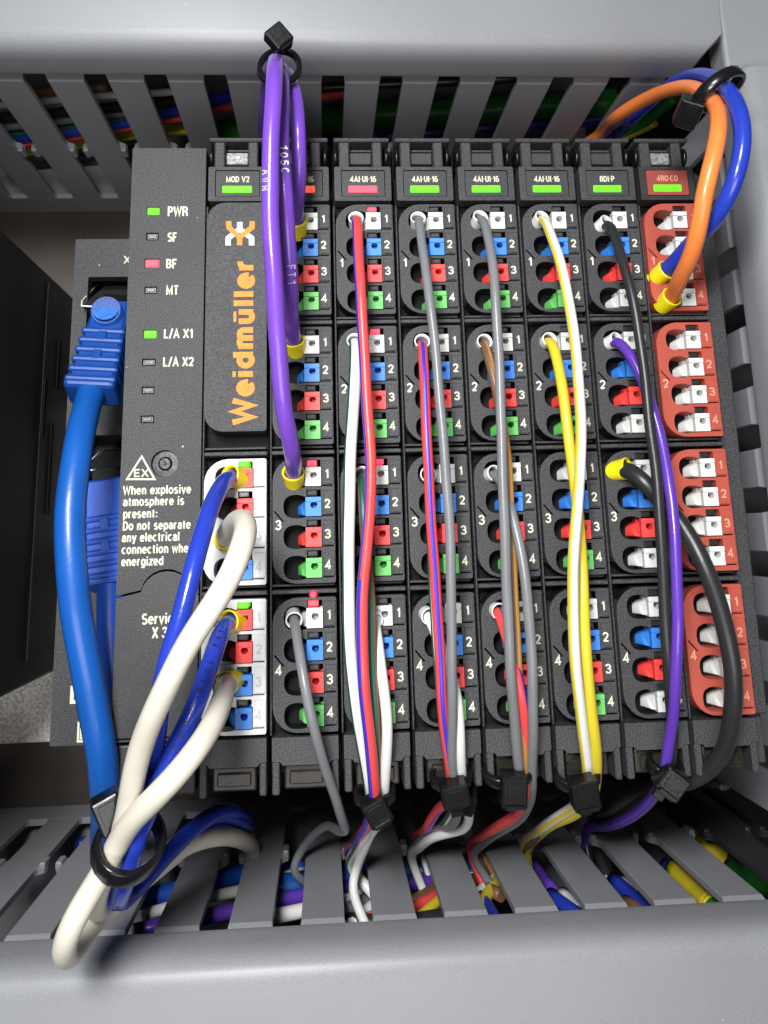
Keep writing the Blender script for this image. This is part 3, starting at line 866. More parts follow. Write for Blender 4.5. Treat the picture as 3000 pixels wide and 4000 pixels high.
def wire(label, mats, r, pts, fer=None, tip=None, tilt=(0, 0, 1), stripes=(), name='wire', cat='wire', group='wires plugged into the terminal row', extra=(), text_=None, step=1.2):
    """fer: ferrule kind, tip: pixel of the ferrule mouth; the wire starts inside it"""
    P_ = [pt(p) for p in pts] + [Vector(e) for e in extra]
    if fer:
        t0 = at(tip[0], tip[1], .6 if fer == 'w' else 1.0)
        n = Vector(tilt).normalized()
        P_ = [t0 - n * 1.6, t0 + n * .8] + P_
    me, c = tube(name, P_, r, mats, stripes, step=step)
    o = obj(name, me, label=label, category=cat, group=group)
    if fer:
        f = obj('ferrule', FER[fer], o); f.matrix_local = Matrix.Translation(t0 - n * .6) @ frame(n).to_4x4()
    if text_:
        for s_, i0, m_, hh, off in text_:
            i = i0
            for ch in (s_[::-1] if c[-1].y > c[0].y else s_):
                if ch != ' ':
                    p_ = c[i]; t_ = (c[i + 1] - c[i - 1]).normalized()
                    vn = (CAM - p_); vn = (vn - t_ * vn.dot(t_)).normalized()
                    side = t_.cross(vn)
                    nn = (vn * math.cos(off) + side * math.sin(off)).normalized()
                    upv = t_.cross(nn); upv = upv if upv.x > 0 else -upv
                    fr = frame(nn, upv)
                    g_ = obj('print', text(ch, hh, hh * .55, 0, 0, m_, .15), o)
                    g_.matrix_local = Matrix.Translation(p_ + nn * (r + .02)) @ (fr @ Matrix.Rotation(math.radians(0), 3, 'Z')).to_4x4() @ Matrix.Translation((-hh * .28, -hh * .5, 0))
                i += max(1, round(1.75 * hh / 1.4 / step * .95))
    return o, c


def tie(label, head_at, rot, ring_at, axis, rx, ry, size=(4.3, 4.0, 3.0), tail=2.2, lean=(0, 0), w=1.9, slit=True):
    hc = at(*head_at)
    t = empty('cable_tie', (0, 0, 0), label=label, category='cable tie', group='black cable ties round the wire bundles')
    ax = Vector(axis).normalized(); u = Vector((0, 0, 1)) - ax * ax.z
    if u.length < .3: u = Vector((0, 1, 0)) - ax * ax.y
    u.normalize(); v = ax.cross(u)
    rc = at(*ring_at) if ring_at else hc - u * (ry + size[2] * .3)
    bm = bmesh.new(); n = 40; rings = []
    for k in range(n):
        a = 2 * math.pi * k / n
        rad = u * math.cos(a) * ry + v * math.sin(a) * rx
        nd = (u * math.cos(a) / ry + v * math.sin(a) / rx).normalized()
        c = rc + rad * (1.0 + (.012 if k % 2 and k < 12 else 0))
        rings.append([bm.verts.new(c + nd * dn + ax * da) for dn, da in ((-.35, -w / 2), (.35, -w / 2), (.55, -w / 2 + .3), (.55, w / 2 - .3), (.35, w / 2), (-.35, w / 2))])
    for k in range(n):
        a, b = rings[k], rings[(k + 1) % n]
        for i in range(6):
            f = bm.faces.new((a[i], a[(i + 1) % 6], b[(i + 1) % 6], b[i])); f.smooth = True
    bmesh.ops.recalc_face_normals(bm, faces=bm.faces)
    me = bpy.data.meshes.new('strap'); bm.to_mesh(me); bm.free(); me.materials.append(M['gloss'])
    obj('strap', me, t)
    mx = Matrix.Translation(hc) @ Matrix.Rotation(math.radians(rot), 4, 'Z') @ Matrix.Rotation(math.radians(lean[0]), 4, 'X') @ Matrix.Rotation(math.radians(lean[1]), 4, 'Y')
    sx, sy, sz = size
    g = MB().box(-sx / 2, sx / 2, -sy / 2, sy / 2, -sz / 2, sz / 2, .35, 0, mx)
    g.box(-sx / 2 + .5, sx / 2 - .5, -sy / 2 - .35, -sy / 2 + .3, -sz / 2 + .3, sz / 2 - .5, .15, 0, mx)
    if slit: g.box(-sx / 2 + .55, sx / 2 - .55, -sy / 2 + .15, -sy / 2 + .75, sz / 2 - .3, sz / 2 + .5, .1, 0, mx)
    g.box(-sx / 2 + .8, sx / 2 - .8, -sy / 2 + 1.3, sy / 2 - .7, sz / 2 - .1, sz / 2 + .1, .05, 0, mx)
    obj('head', g.done('head', 'gloss'), t)
    if tail:
        obj('tail', MB().box(-.95, .95, -sy / 2 - tail, -sy / 2 + .2, -.9, -.1, .15, 0, mx).done('tail', 'gloss'), t)
    return t


D = 'wires plugged into the terminal row'
YD = -121.6
# purple loop
wire('purple wire at the front left of the tied loop, lowest yellow ferrule', 'purple', 1.38,
     [(1146, 1790, 8), (1118, 1640, 14), (1088, 1400, 18), (1072, 1150, 21), (1060, 900, 23), (1056, 650, 24), (1064, 420, 24), (1074, 290, 22), (1078, 238, 15), (1064, 270, 2), (1044, 330, -14), (1034, 430, -24), (1032, 540, -34, 35)], 'y', (1146, 1852), (0, .55, .8),
     group=D, extra=[(0, 28, -52)], text_=[('AWM', 42, 'inkp', 1.3, -.5), ('FT1', 62, 'inkp', 1.3, -.5)])
wire('purple wire in the middle of the tied loop, printed with pale letters', 'purple', 1.30,
     [(1142, 1270, 6), (1134, 1120, 11), (1124, 950, 15), (1112, 760, 18), (1102, 560, 19), (1100, 400, 18), (1102, 300, 14), (1098, 268, 6), (1090, 300, -8), (1080, 400, -20), (1070, 540, -34, 35)], 'y', (1150, 1338), (-.1, .6, .8),
     group=D, extra=[(4, 28, -52)], text_=[('105C', 26, 'inkw', 1.35, .25), ('FT1', 12, 'inkp', 1.35, .2)])
wire('purple wire at the right of the tied loop, uppermost yellow ferrule', 'purple', 1.30,
     [(1158, 800, 6), (1168, 700, 9), (1170, 560, 12), (1160, 430, 12), (1140, 330, 9), (1126, 292, 3), (1116, 318, -8), (1110, 420, -20), (1105, 540, -34, 35)], 'y', (1158, 872), (-.1, .5, .8),
     group=D, extra=[(7, 28, -52)])
tie('black cable tie round the top of the purple loop, head turned like a diamond', (1088, 150, 16), 42, (1092, 262, 12), (0.1, .35, .9), 3.3, 4.6, (3.6, 3.8, 3.0), 0, (10, 0), 1.2, False)

wire('single grey wire from the lowest plug of the first black module, on its own', 'grey', .80,
     [(1160, 2500, 4), (1180, 2620, 7), (1210, 2780, 8), (1250, 2930, 5), (1298, 3077, 0), (1340, 3215, -9), (1349, 3243, -14), (1325, 3245, -22), (1270, 3225, -34), (1210, 3275, -40), (1165, 3345, -44), (1140, 3392, -46, YD)], 'w', (1148, 2418), (.1, -.3, 1),
     group=D, extra=[(11, -130, -50)])
# second module
R1 = [(180, 50, 1, 0)]
wire('red wire with a blue edge from the torn ferrule, over the second module', ['red', 'sblue'], .92,
     [(1399, 905, 5), (1404, 1080, 8), (1412, 1220, 9), (1426, 1450, 9), (1440, 1640, 9), (1449, 1841, 9), (1444, 1990, 9), (1430, 2140, 9), (1417, 2330, 9), (1417, 2600, 9), (1432, 2799, 7), (1455, 2998, 4), (1466, 3110, 1), (1445, 3200, -8), (1400, 3280, -26), (1365, 3345, -44, YD)], 'w', (1390, 858), (0, .3, 1),
     stripes=[(180, 34, 1, -0.33)], group=D, extra=[(20, -130, -52)])
wire('thick white wire with a green edge at the left of the second bundle', ['white', 'dgreen'], 1.02,
     [(1389, 1400, 5), (1381, 1560, 6), (1374, 1700, 6), (1366, 1850, 6), (1361, 2050, 6), (1359, 2250, 6), (1364, 2420, 6), (1375, 2620, 6), (1397, 2799, 4), (1424, 2965, 1), (1448, 3090, -2), (1450, 3200, -10), (1400, 3310, -30), (1375, 3400, -38, YD)], 'w', (1385, 1335), (0, .2, 1),
     stripes=[(165, 22, 1, 0)], group=D, extra=[(22, -128, -36), (18, -131, -28)])
wire('brown wire with a green stripe in the second bundle', ['brown', 'dgreen'], .80,
     [(1415, 1920, 4), (1422, 2040, 5), (1432, 2150, 5), (1443, 2260, 5), (1450, 2400, 5), (1454, 2600, 5), (1467, 2799, 4), (1478, 2965, 2), (1482, 3090, -1), (1465, 3190, -10), (1405, 3330, -36), (1385, 3390, -41, YD)], 'w', (1413, 1855), (0, .2, 1),
     stripes=[(105, 34, 1, 0)], group=D, extra=[(25, -131, -40)])
wire('plain white wire at the right of the second bundle', 'white', .86,
     [(1472, 2480, 3), (1490, 2600, 5), (1511, 2799, 5), (1509, 2940, 3), (1500, 3070, 0), (1492, 3180, -7), (1440, 3270, -22), (1392, 3400, -34), (1372, 3455, -33, YD)], 'w', (1462, 2418), (.1, -.2, 1),
     group=D, extra=[(20, -131, -26)])
tie('black cable tie on the red, white and brown bundle of the second module, tilted head', (1470, 3160, 1), 27, None, (.05, -.85, -.45), 2.9, 2.2, (3.9, 4.1, 3.4), 1.6, (14, 0))
# third module
wire('grey wire from the top plug of the third module', 'grey', .80,
     [(1648, 940, 5), (1662, 1060, 8), (1683, 1215, 10), (1702, 1370, 10), (1719, 1560, 10), (1732, 1721, 10), (1744, 1901, 10), (1754, 2022, 10), (1762, 2203, 10), (1764, 2400, 10), (1765, 2600, 9), (1765, 2799, 6), (1768, 3000, 1), (1778, 3110, -3), (1782, 3190, -12), (1760, 3226, -20), (1700, 3230, -30), (1640, 3285, -38), (1600, 3345, -44, YD)], 'w', (1632, 858), (0, .3, 1),
     group=D, extra=[(31, -130, -50)])
wire('red wire with a blue centre stripe over the third module', ['red', 'sblue'], .86,
     [(1655, 1420, 4), (1659, 1540, 5), (1666, 1700, 6), (1676, 1880, 6), (1689, 2080, 6), (1702, 2300, 6), (1714, 2500, 6), (1727, 2720, 5), (1742, 2880, 3), (1762, 3020, 0), (1760, 3120, -6), (1715, 3160, -16), (1660, 3240, -32), (1628, 3300, -44, YD)], 'w', (1648, 1337), (0, .2, 1),
     stripes=[(85, 24, 1, 0)], group=D, extra=[(34, -130, -52)])
wire('thin white and green wire hidden beside the red and blue one', ['white', 'dgreen'], .72,
     [(1680, 1940, 1.5), (1686, 2100, 2.5), (1690, 2293, 3.5), (1702, 2500, 3.5), (1720, 2720, 3), (1740, 2900, 1), (1760, 3040, -2), (1776, 3130, -8), (1735, 3220, -24), (1640, 3300, -42, YD)], 'w', (1672, 1855), (0, .1, 1),
     stripes=[(170, 25, 1, 0)], group=D, extra=[(33, -131, -48)])
wire('white wire at the right of the third bundle, curling back into the duct', 'white', .86,
     [(1700, 2470, 2), (1750, 2590, 4), (1780, 2700, 5), (1795, 2865, 4), (1800, 3018, 0), (1820, 3130, -8), (1832, 3190, -14), (1815, 3238, -20), (1760, 3252, -25), (1690, 3270, -31), (1640, 3310, -38), (1605, 3350, -43, YD)], 'w', (1672, 2404), (.25, -.2, 1),
     group=D, extra=[(31, -130, -46)])
tie('black cable tie on the third bundle, bulky square head', (1775, 3095, 1.5), 8, None, (.05, -.85, -.45), 2.9, 2.2, (4.4, 3.6, 3.4), 2.4, (14, 0), slit=False)
tie('second black cable tie hanging close under the third bundle', (1812, 3135, -4), 70, None, (.1, -.8, -.45), 2.5, 2.2, (3.2, 3.0, 3.0), 0, (14, 0), slit=False)
# fourth module
wire('grey wire from the top plug of the fourth module', 'grey', .82,
     [(1905, 925, 5), (1923, 1020, 8), (1936, 1140, 10), (1944, 1297, 10), (1951, 1470, 10), (1956, 1640, 10), (1962, 1799, 10), (1970, 1998, 10), (1975, 2197, 10), (1984, 2429, 10), (1997, 2650, 8), (2011, 2820, 5), (2028, 3024, 0), (2040, 3130, -8), (2010, 3200, -16), (1930, 3240, -30), (1850, 3310, -44, YD)], 'w', (1873, 853), (.2, .3, 1),
     group=D, extra=[(45, -130, -50)])
wire('thin brown and orange wire behind the grey one on the fourth module', ['brown', 'tan'], .80,
     [(1905, 1390, 3), (1930, 1480, 4), (1950, 1600, 4), (1972, 1720, 5), (1986, 1865, 6), (1995, 2060, 6), (2002, 2250, 6), (2012, 2462, 6), (2024, 2680, 5), (2038, 2865, 3), (2045, 3010, 0), (2055, 3110, -7), (2000, 3190, -20), (1900, 3250, -36), (1862, 3300, -44, YD)], 'w', (1890, 1337), (.1, .1, 1),
     stripes=[(25, 50, 1, 0), (85, 14, 1, 0)], group=D, extra=[(47, -130, -52)])
wire('grey wire from the third plug of the fourth module', 'grey', .82,
     [(1975, 1920, 5), (2000, 2010, 7), (2028, 2120, 8), (2054, 2263, 9), (2069, 2430, 9), (2078, 2620, 8), (2081, 2799, 6), (2080, 3000, 0), (2072, 3120, -7), (2030, 3200, -17), (1950, 3250, -30), (1880, 3300, -40), (1845, 3340, -44, YD)], 'w', (1926, 1850), (.3, .1, 1),
     group=D, extra=[(46, -130, -46)])
wire('red and blue wire low on the fourth module, turning left into the duct', ['red', 'sblue'], .84,
     [(1968, 2460, 3), (1995, 2540, 5), (2018, 2620, 6), (2037, 2720, 6), (2052, 2865, 3), (2058, 3020, -1), (2052, 3120, -6), (2019, 3180, -12), (1953, 3223, -22), (1890, 3262, -34), (1835, 3322, -42, YD)], 'w', (1946, 2387), (.2, -.1, 1),
     stripes=[(20, 48, 1, 0)], group=D, extra=[(44, -131, -46)])
tie('black cable tie on the fourth bundle with a strap ring open at its right', (2004, 3080, 1.5), -2, None, (.05, -.85, -.45), 3.7, 2.4, (4.1, 5.0, 3.4), 1.2, (12, 0))
# fifth module
wire('white wire with a thin yellow edge from the top plug of the fifth module', ['white', 'yellow'], .88,
     [(2148, 905, 5), (2180, 1000, 8), (2208, 1110, 10), (2232, 1240, 11), (2251, 1370, 11), (2264, 1530, 11), (2270, 1680, 11), (2265, 1840, 11), (2252, 1998, 11), (2241, 2180, 11), (2240, 2420, 10), (2252, 2660, 8), (2272, 2820, 5), (2297, 3010, 0), (2290, 3100, -5), (2225, 3160, -14), (2110, 3240, -30), (2045, 3310, -42, YD)], 'w', (2112, 855), (.3, .3, 1),
     stripes=[(155, 18, 1, 0)], group=D, extra=[(53, -130, -50)])
wire('yellow wire from the second plug of the fifth module', 'yellow', .92,
     [(2175, 1400, 4), (2198, 1520, 6), (2215, 1640, 7), (2226, 1740, 7), (2240, 1850, 7), (2253, 1960, 7), (2264, 2080, 7), (2273, 2220, 7), (2283, 2420, 8), (2294, 2620, 7), (2312, 2799, 5), (2330, 2995, 0), (2320, 3100, -6), (2262, 3168, -13), (2165, 3216, -25), (2100, 3268, -36), (2058, 3325, -44, YD)], 'w', (2142, 1330), (.2, .1, 1),
     group=D, extra=[(54, -130, -52)])
wire('brown wire caught between the yellow and white ones under their tie', 'brown', .6,
     [(2300, 3090, -6), (2245, 3160, -16), (2140, 3232, -29), (2082, 3290, -38), (2050, 3325, -45, YD)], group='short wire ends under the ties', extra=[(53, -130, -54)])
tie('black cable tie on the yellow and white bundle of the fifth module', (2280, 3095, 2), 8, None, (.05, -.85, -.45), 3.3, 2.4, (4.3, 4.6, 3.4), 1.6, (12, 0))
# sixth module
wire('black wire from the top plug of the sixth module', 'wblack', .88,
     [(2395, 905, 4), (2426, 990, 7), (2452, 1080, 9), (2476, 1190, 10), (2500, 1340, 10), (2520, 1480, 10), (2540, 1660, 10), (2560, 1799, 10), (2574, 1998, 10), (2590, 2263, 10), (2605, 2528, 9), (2618, 2720, 6), (2627, 2865, 3), (2620, 2985, 0), (2590, 3075, -8), (2500, 3150, -22), (2380, 3220, -36), (2285, 3255, -46, YD)], 'w', (2362, 872), (.5, .3, 1),
     group=D, extra=[(67, -130, -50)])
wire('violet wire from the second plug of the sixth module', 'violet', .90,
     [(2425, 1345, 4), (2462, 1380, 5), (2490, 1440, 6), (2520, 1520, 6), (2555, 1620, 7), (2585, 1733, 8), (2618, 1898, 10), (2634, 2064, 11), (2642, 2263, 11), (2646, 2440, 11), (2642, 2640, 9), (2632, 2790, 6), (2612, 2898, 3), (2594, 3010, 0), (2566, 3095, -8), (2490, 3175, -20), (2390, 3225, -34), (2285, 3262, -44, YD)], 'w', (2400, 1330), (.5, .2, 1),
     group=D, extra=[(67, -130, -54)])
wire('thick black cable from the yellow ferrule, swinging out over the red plugs', 'wblack', 1.42,
     [(2470, 1845, 4), (2515, 1880, 5), (2560, 1930, 5), (2612, 1980, 5), (2665, 2045, 6), (2722, 2140, 8), (2768, 2250, 9), (2808, 2363, 9), (2842, 2500, 9), (2864, 2650, 8), (2866, 2790, 6), (2842, 2905, 3), (2790, 2990, 0), (2715, 3040, -4), (2620, 3068, -12), (2500, 3095, -22), (2390, 3160, -34), (2320, 3235, -46, YD)], 'y', (2440, 1832), (.75, .1, .8),
     group=D, extra=[(70, -130, -50)])
wire('thin black wire beside the violet one in the sixth bundle', 'wblack', .7,
     [(2600, 2180, 5), (2606, 2420, 5), (2618, 2640, 4), (2630, 2790, 3), (2624, 2900, 1), (2606, 3000, -2), (2580, 3085, -9), (2480, 3150, -22), (2350, 3240, -42, YD)], group='short wire ends under the ties', extra=[(71, -130, -50)])
tie('black cable tie on the violet and black wires, head turned forty degrees', (2620, 3050, 1.5), -38, None, (-.2, -.85, -.42), 2.6, 2.3, (4.3, 4.2, 3.4), 1.6, (12, 0))
# seventh module
wire('orange wire from the red plug, arching up and left into the upper duct', 'orange', 1.40,
     [(2650, 1095, 8), (2690, 1020, 13), (2728, 899, 18), (2755, 763, 21), (2785, 620, 22), (2806, 500, 21), (2800, 425, 18), (2755, 365, 13), (2690, 340, 7), (2610, 352, 0), (2510, 392, -9), (2410, 458, -19), (2330, 535, -29, 37)], 'y', (2618, 1165), (.25, .3, .9),
     group=D, extra=[(60, 27, -50)])
wire('royal blue wire outside the orange one, arching into the upper duct', 'rblue', 1.42,
     [(2640, 1020, 5), (2700, 950, 9), (2770, 890, 14), (2830, 800, 18), (2876, 690, 21), (2898, 590, 22), (2902, 500, 22), (2882, 410, 21), (2840, 345, 17), (2780, 304, 11), (2715, 296, 4), (2640, 322, -5), (2560, 380, -15), (2470, 460, -24), (2400, 530, -32, 37)], 'y', (2596, 1060), (.45, .3, .85),
     group=D, extra=[(64, 27, -52)])
tie('black cable tie round the orange and royal blue wires at top right', (2690, 436, 15), -14, (2805, 352, 16), (-.45, .85, -.25), 4.5, 3.7, (4.0, 4.8, 3.4), 0, (55, -10), 2.1, False)

# coupler power wires, looped low at the left
wire('blue power wire in the upper white plug', 'rblue', 1.42,
     [(868, 1895, 6), (832, 1965, 11), (785, 2098, 16), (744, 2264, 19), (700, 2429, 20), (655, 2580, 20), (628, 2740, 19), (610, 2880, 17), (590, 3000, 14), (565, 3140, 10), (540, 3270, 7), (500, 3400, 6), (450, 3500, 5), (470, 3510, -2), (560, 3430, -8), (660, 3330, -14), (760, 3240, -22), (860, 3190, -30), (950, 3215, -40), (975, 3290, -48, YD)], 'y', (905, 1862), (-.55, .2, .8),
     group='power wires of the coupler', extra=[(-6, -132, -50)])
wire('bone white power wire in the upper white plug, crossing over the blue one', 'bone', 1.62,
     [(912, 2050, 9), (940, 2030, 17), (962, 2060, 23), (948, 2130, 26), (908, 2230, 28), (835, 2363, 29), (763, 2470, 29), (690, 2600, 28), (617, 2750, 26), (562, 2880, 23), (524, 3000, 20), (508, 3120, 17), (490, 3230, 14), (450, 3330, 12), (400, 3430, 10), (372, 3520, 7), (382, 3560, 1), (450, 3500, -5), (590, 3400, -10), (730, 3300, -18), (860, 3265, -28), (960, 3290, -40), (985, 3340, -48, YD)], 'y', (882, 2105), (-.25, .25, .9),
     group='power wires of the coupler', extra=[(-5, -132, -50)])
wire('blue power wire with printed marks in the lower white plug', 'rblue', 1.42,
     [(866, 2470, 6), (840, 2545, 10), (803, 2640, 13), (770, 2740, 15), (732, 2830, 16), (668, 2950, 16), (612, 3080, 16), (568, 3190, 15), (535, 3290, 13), (505, 3400, 11), (470, 3490, 8), (480, 3520, 1), (560, 3440, -5), (680, 3310, -12), (780, 3215, -20), (880, 3165, -30), (960, 3205, -42), (985, 3280, -48, YD)], 'y', (898, 2430), (-.4, .1, .85),
     group='power wires of the coupler', extra=[(-4, -132, -52)], text_=[('AWM 1015 600V', 6, 'inkd', .9, .1)])
wire('bone white power wire in the lower white plug, looping down past the duct edge', 'bone', 1.62,
     [(872, 2720, 9), (850, 2780, 14), (815, 2865, 19), (735, 2978, 22), (620, 3100, 21), (510, 3210, 17.5), (455, 3300, 14), (398, 3416, 14), (335, 3510, 16), (285, 3600, 17), (252, 3690, 16), (262, 3738, 11), (300, 3700, 5), (350, 3620, 0), (400, 3570, -4), (520, 3470, -8), (690, 3330, -16), (800, 3245, -26), (900, 3230, -38), (975, 3300, -46, YD)], 'y', (892, 2668), (-.35, -.1, .9),
     group='power wires of the coupler', extra=[(-5, -132, -48)])
tie('wide black cable tie ring round the looped white and blue power wires', (428, 3170, 13), 22, (505, 3295, 12.5), (-.40, -.80, -.50), 4.3, 5.5, (3.9, 5.0, 3.6), 1.2, (10, 15), 2.7, False)

# network patch cables


def patch(label, boot_px, cable, r, col_, bcol, wdt, pad, group='blue network patch cables'):
    root = empty('patch_cable', label=label, category='network cable', group=group)
    a, b = at(*boot_px[0]), at(*boot_px[1])
    L = (b - a).length; ax = (b - a).normalized()
    nrm = (Vector((0, 0, 1)) - ax * ax.z).normalized(); sd = ax.cross(nrm)
    mx = Matrix.Translation(a) @ Matrix((sd, ax, nrm)).transposed().to_4x4()
    g = MB()
    W0, W1 = wdt
    g.prism([(-W0 * .5, 0), (W0 * .5, 0), (W1 * .48, L * .93), (-W1 * .48, L * .93)], -3.6, 2.2, 0, mx, .6)
    n = 6
    for i in range(n):
        t = .40 + .105 * i; y = t * L; hw = W0 / 2 + (W1 - W0) / 2 * t + .35
        g.box(-hw, hw, y - .042 * L, y + .018 * L, -3.9, 2.75, .55, 0, mx)
        if i % 2 == 1: pass
    g.box(-W1 * .5 - .3, W1 * .5 + .3, L * .92, L * 1.0, -4.1, 2.9, .95, 0, mx)
    for i in (0, 2): g.box(-.8, .8, (.40 + .105 * i) * L, (.40 + .105 * (i + 1)) * L, 1.8, 2.74, .1, 0, mx)
    bo = obj('boot', g.done('boot', bcol), root)
    if pad:
        p_ = mx @ Vector((0, L * .10, 2.0)); q_ = mx @ Vector((0, L * .22, 4.2))
        k = MB().cyl(mx @ Vector((0, L * .12, -2)), q_, 3.1, 2.7, 28)
        obj('release_tab', k.done('release_tab', bcol), bo)
        obj('tab_pad', MB().cyl(q_ - nrm * .1, q_ + nrm * .16, 2.45, 2.35, 28).done('tab_pad', 'boott'), bo)
    g = MB().box(-W0 * .36, W0 * .36, -2.5, .4, -3.2, .8, .2, 0, mx)
    obj('connector', g.done('connector', 'gloss'), root)
    me, c = tube('cable', [b - ax * 1.2, b + ax * 1.0] + [pt(p) for p in cable], r, col_, n=20, step=2)
    obj('cable', me, root)
    return root


patch('thick blue network cable with a ribbed boot in the upper port', [(448, 1196, -15), (354, 1540, -6)],
      [(325, 1640, 0), (298, 1780, 4), (282, 1899, 6), (272, 2098, 7), (282, 2297, 7), (312, 2496, 6), (352, 2695, 4), (388, 2850, 2), (406, 3000, 0), (412, 3120, -3), (410, 3260, -10), (425, 3380, -22), (455, 3440, -36, YD), (520, 3420, -48, -133)],
      2.40, 'net', 'boot', (6.6, 8.6), True)
patch('second bright blue network cable in the lower port, behind the thick one', [(418, 1880, -20), (430, 2292, -15)],
      [(428, 2360, -14), (430, 2450, -13), (440, 2620, -12), (452, 2760, -11), (462, 2900, -12), (466, 3050, -18), (470, 3200, -34), (520, 3300, -48, -124)],
      2.3, 'net2', 'net2', (7.5, 8.2), False)

# ------------------------------------------------------------------ wires inside the ducts


def dwire(colr, r, pts, label, Y, name='duct_wire', group='wires lying in the upper duct', st=(), step=3):
    P_ = [aty(p[0], p[1], Y + (p[2] if len(p) > 2 else 0)) for p in pts]
    me, c = tube(name, P_, r, colr, st, n=12, step=step, smooth=2)
    return obj(name, me, label=label, category='wire', group=group)


U = 50.0
UG = 'wires lying in the upper duct'  # some wires take darker colours that put the duct's shade into them
dwire('brown', 1.3, [(-150, 372), (160, 362), (230, 352), (420, 340)], 'olive wire shaded brown, behind the far left slots of the upper duct', U + 1)
dwire('bone', 0.9, [(-150, 420), (180, 396), (300, 380), (640, 362), (700, 356)], 'white wire near the top of the left duct slots', U)
dwire('grey', 1.0, [(-150, 452), (190, 415), (350, 402), (600, 380)], 'white wire shaded grey, just under the first in the left duct slots', U + 2.5)
dwire('wblack', 1.5, [(-150, 470), (230, 440), (420, 420), (640, 400), (900, 385)], 'black wire in the left slots of the upper duct', U + 1)
dwire('grey', 1.3, [(-150, 510), (240, 470), (440, 440), (660, 428), (900, 400)], 'dark grey wire in the left slots of the upper duct', U + .5)
dwire('dgreen', 1.0, [(-150, 545), (280, 500), (470, 466), (660, 445), (900, 415)], 'dark green wire in the left slots of the upper duct', U)
dwire('rblue', 1.5, [(-150, 560), (300, 510), (470, 482), (660, 438), (860, 384), (1000, 366)], 'blue wire slanting up through the left slots of the upper duct', U - .3)
dwire('red', 1.1, [(-150, 590), (320, 530), (480, 498), (670, 468), (870, 417), (1300, 372), (1480, 340)], 'red wire under the blue one in the upper duct', U - .5)
dwire('yellow', 1.6, [(-150, 640), (100, 590), (300, 560), (480, 528), (690, 505), (800, 500)], 'olive yellow wire low in the left slots of the upper duct', U + 2.5)
dwire('wblack', 1.3, [(-100, 680), (200, 640), (400, 610), (600, 585)], 'black wire low in the left slots of the upper duct', U + 2)
dwire('green', 3.6, [(820, 530), (1000, 490), (1300, 470), (1520, 445), (1740, 440), (1960, 425), (2200, 410), (2400, 400)], 'thick green cable crossing the right half of the upper duct', U + 4.5)
dwire('green', 1.5, [(2400, 530), (2520, 480), (2560, 440), (2640, 380)], 'bright green wire behind the orange wire in the upper duct', U + 1)
dwire('violet', 1.6, [(1000, 575), (1400, 545), (1680, 520), (1980, 495), (2300, 470), (2500, 440)], 'violet wire under the thick green cable in the upper duct', U + 1)
dwire('wblack', 1.2, [(1150, 350), (1400, 335), (1600, 325), (1800, 318), (2100, 300)], 'black wire high in the right half of the upper duct', U + .5)
dwire('yellow', 1.1, [(2390, 560), (2450, 530), (2480, 520), (2560, 480)], 'yellow wire end beside the last module in the upper duct', U + .2)

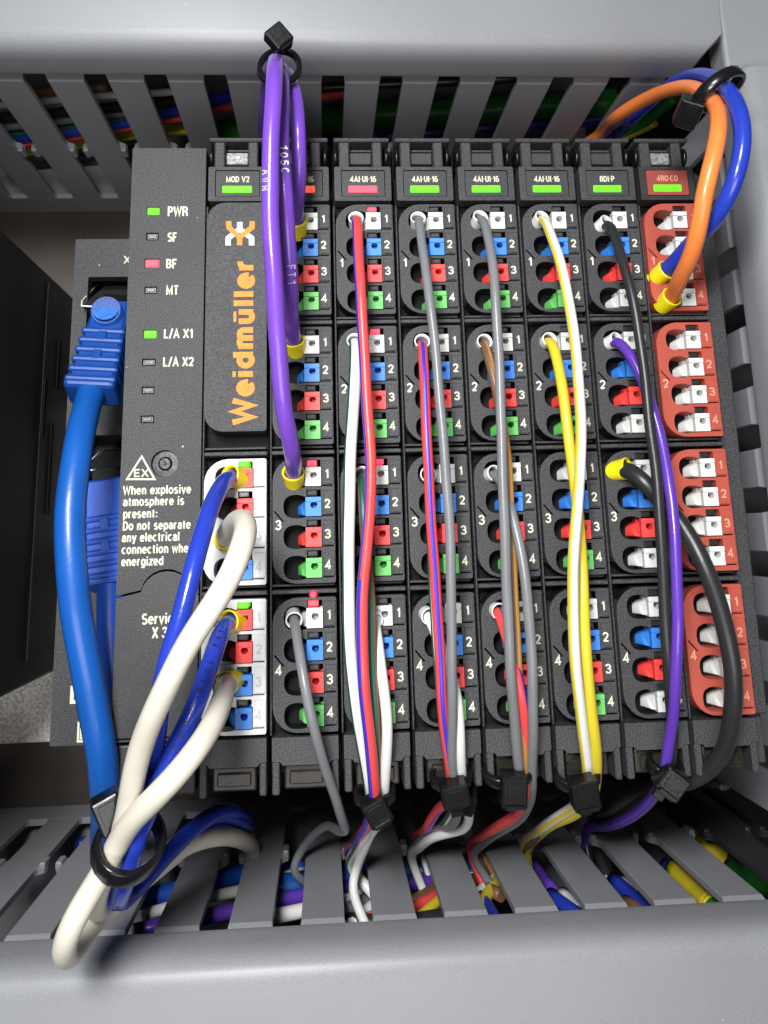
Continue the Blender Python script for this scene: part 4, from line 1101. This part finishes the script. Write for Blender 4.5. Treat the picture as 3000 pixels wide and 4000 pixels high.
LG = 'wires lying in the lower duct'
YL = -128.0
spec = [
    ('yellow', 1.0, [(120, 3700, 4), (200, 3698, 4), (330, 3690, 4)], 'yellow wire end at the far left of the lower duct'),
    ('rblue', 1.2, [(300, 3300), (360, 3275), (480, 3250), (600, 3230)], 'blue wire behind the tie ring in the lower duct'),
    ('white', 1.1, [(560, 3575), (640, 3550), (900, 3485), (1000, 3468)], 'white wire bridging the second and third left slots of the lower duct'),
    ('net2', 2.0, [(500, 3520), (760, 3470), (900, 3420), (1100, 3390), (1350, 3420), (1560, 3400)], 'blue cable running low behind the lower duct fingers'),
    ('violet', 1.4, [(520, 3640), (700, 3600), (1000, 3540), (1130, 3508), (1400, 3465), (1640, 3448), (1900, 3395), (2000, 3380)], 'violet wire across the middle of the lower duct'),
    ('white', 1.25, [(1010, 3435), (1110, 3430), (1180, 3410), (1300, 3380)], 'upper short white wire between two lower duct fingers'),
    ('white', 1.35, [(1010, 3590), (1100, 3575), (1180, 3556), (1300, 3530)], 'lower short white wire between two lower duct fingers'),
    ('net', 2.6, [(1020, 3480), (1150, 3460), (1400, 3425), (1700, 3398), (1900, 3420)], 'dark blue cable behind the violet wire in the lower duct'),
    ('white', 1.1, [(1330, 3520), (1400, 3500), (1480, 3478), (1700, 3430)], 'white wire over the violet one in the middle slot of the lower duct'),
    ('white', 1.3, [(1370, 3620), (1420, 3570), (1470, 3530), (1560, 3470)], 'slanting white wire in the middle slot of the lower duct'),
    ('grey', 1.3, [(1350, 3560), (1400, 3530), (1450, 3505), (1560, 3460)], 'grey wire slanting in the middle slot of the lower duct'),
    ('red', 1.0, [(1420, 3590), (1480, 3570), (1620, 3545), (1700, 3500), (1760, 3440)], 'red wire with its neighbours right of the middle slot of the lower duct'),
    ('yellow', 1.0, [(1560, 3640), (1640, 3580), (1700, 3530), (1760, 3480)], 'yellow wire below the red one in the lower duct'),
    ('brown', 1.0, [(1600, 3520), (1660, 3495), (1700, 3465), (1740, 3420)], 'brown wire above the red one in the lower duct'),
    ('wblack', 1.6, [(1330, 3600), (1500, 3610), (1720, 3590), (1800, 3560)], 'black cable at the floor edge of the lower duct'),
    ('brown', 1.2, [(1840, 3420), (1880, 3440), (1900, 3470), (1960, 3500)], 'brown wire in the fourth slot of the lower duct'),
    ('yellow', 1.2, [(1860, 3560), (1905, 3495), (1960, 3420), (2040, 3360)], 'yellow wire rising through the fourth slot of the lower duct'),
    ('white', 1.0, [(1850, 3500), (1890, 3470), (1920, 3440), (1980, 3390)], 'white wire beside the yellow one in the fourth slot'),
    ('rblue', 1.1, [(1880, 3500), (1920, 3560), (1950, 3610), (1990, 3660)], 'blue wire hooked down in the fourth slot of the lower duct'),
    ('violet', 1.1, [(2040, 3340), (2080, 3370), (2120, 3420), (2160, 3480)], 'violet wire in the slot right of the yellow wires'),
    ('rblue', 1.6, [(2150, 3500), (2230, 3560), (2290, 3600), (2360, 3640)], 'blue cable end with a white marker in the lower duct'),
    ('white', 1.7, [(2195, 3500), (2240, 3540), (2265, 3560), (2270, 3565)], 'white marker sleeve on the blue cable end in the lower duct'),
    ('rblue', 1.7, [(2400, 3440), (2460, 3490), (2530, 3560), (2600, 3620)], 'blue cable with a white marker in the sixth slot of the lower duct'),
    ('white', 1.8, [(2435, 3455), (2470, 3480), (2500, 3505), (2505, 3510)], 'white marker sleeve in the sixth slot of the lower duct'),
    ('brown', 1.2, [(2440, 3520), (2520, 3570), (2580, 3600), (2700, 3650)], 'brown wire under the blue cable in the sixth slot'),
    ('rblue', 1.5, [(2600, 3380), (2650, 3420), (2690, 3445), (2740, 3470)], 'blue cable in the seventh slot of the lower duct'),
    ('white', 1.4, [(2610, 3380), (2650, 3395), (2680, 3425), (2685, 3430)], 'white marker sleeve in the seventh slot of the lower duct'),
    ('yellow', 2.6, [(2640, 3400), (2720, 3470), (2760, 3510), (2800, 3560)], 'yellow half of the thick earth cable in the lower duct'),
    ('green', 2.6, [(2790, 3548), (2820, 3580), (2860, 3620), (2920, 3680)], 'green half of the thick earth cable in the lower duct'),
    ('yellow', 2.4, [(2660, 3190), (2720, 3240), (2760, 3290), (2800, 3330)], 'yellow cable piece between the far right fingers'),
    ('green', 2.2, [(2795, 3325, -2), (2830, 3360, -5), (2900, 3410, -9), (3000, 3480, -14)], 'green cable piece between the far right fingers'),
    ('rblue', 1.4, [(2550, 3130), (2600, 3165), (2640, 3190)], 'blue wire at the top of the last lower duct slot'),
    ('white', 1.4, [(2560, 3180), (2640, 3165), (2700, 3150)], 'white wire at the top of the last lower duct slot'),
    ('yellow', 1.2, [(2600, 3230), (2660, 3205), (2740, 3180)], 'thin yellow wire above the red one in the last lower duct slot'),
    ('red', 1.2, [(2620, 3250), (2680, 3225), (2760, 3195)], 'thin red wire in the last lower duct slot'),
]
for colr, r, pts, l in spec: dwire(colr, r, pts, l, YL, group=LG)
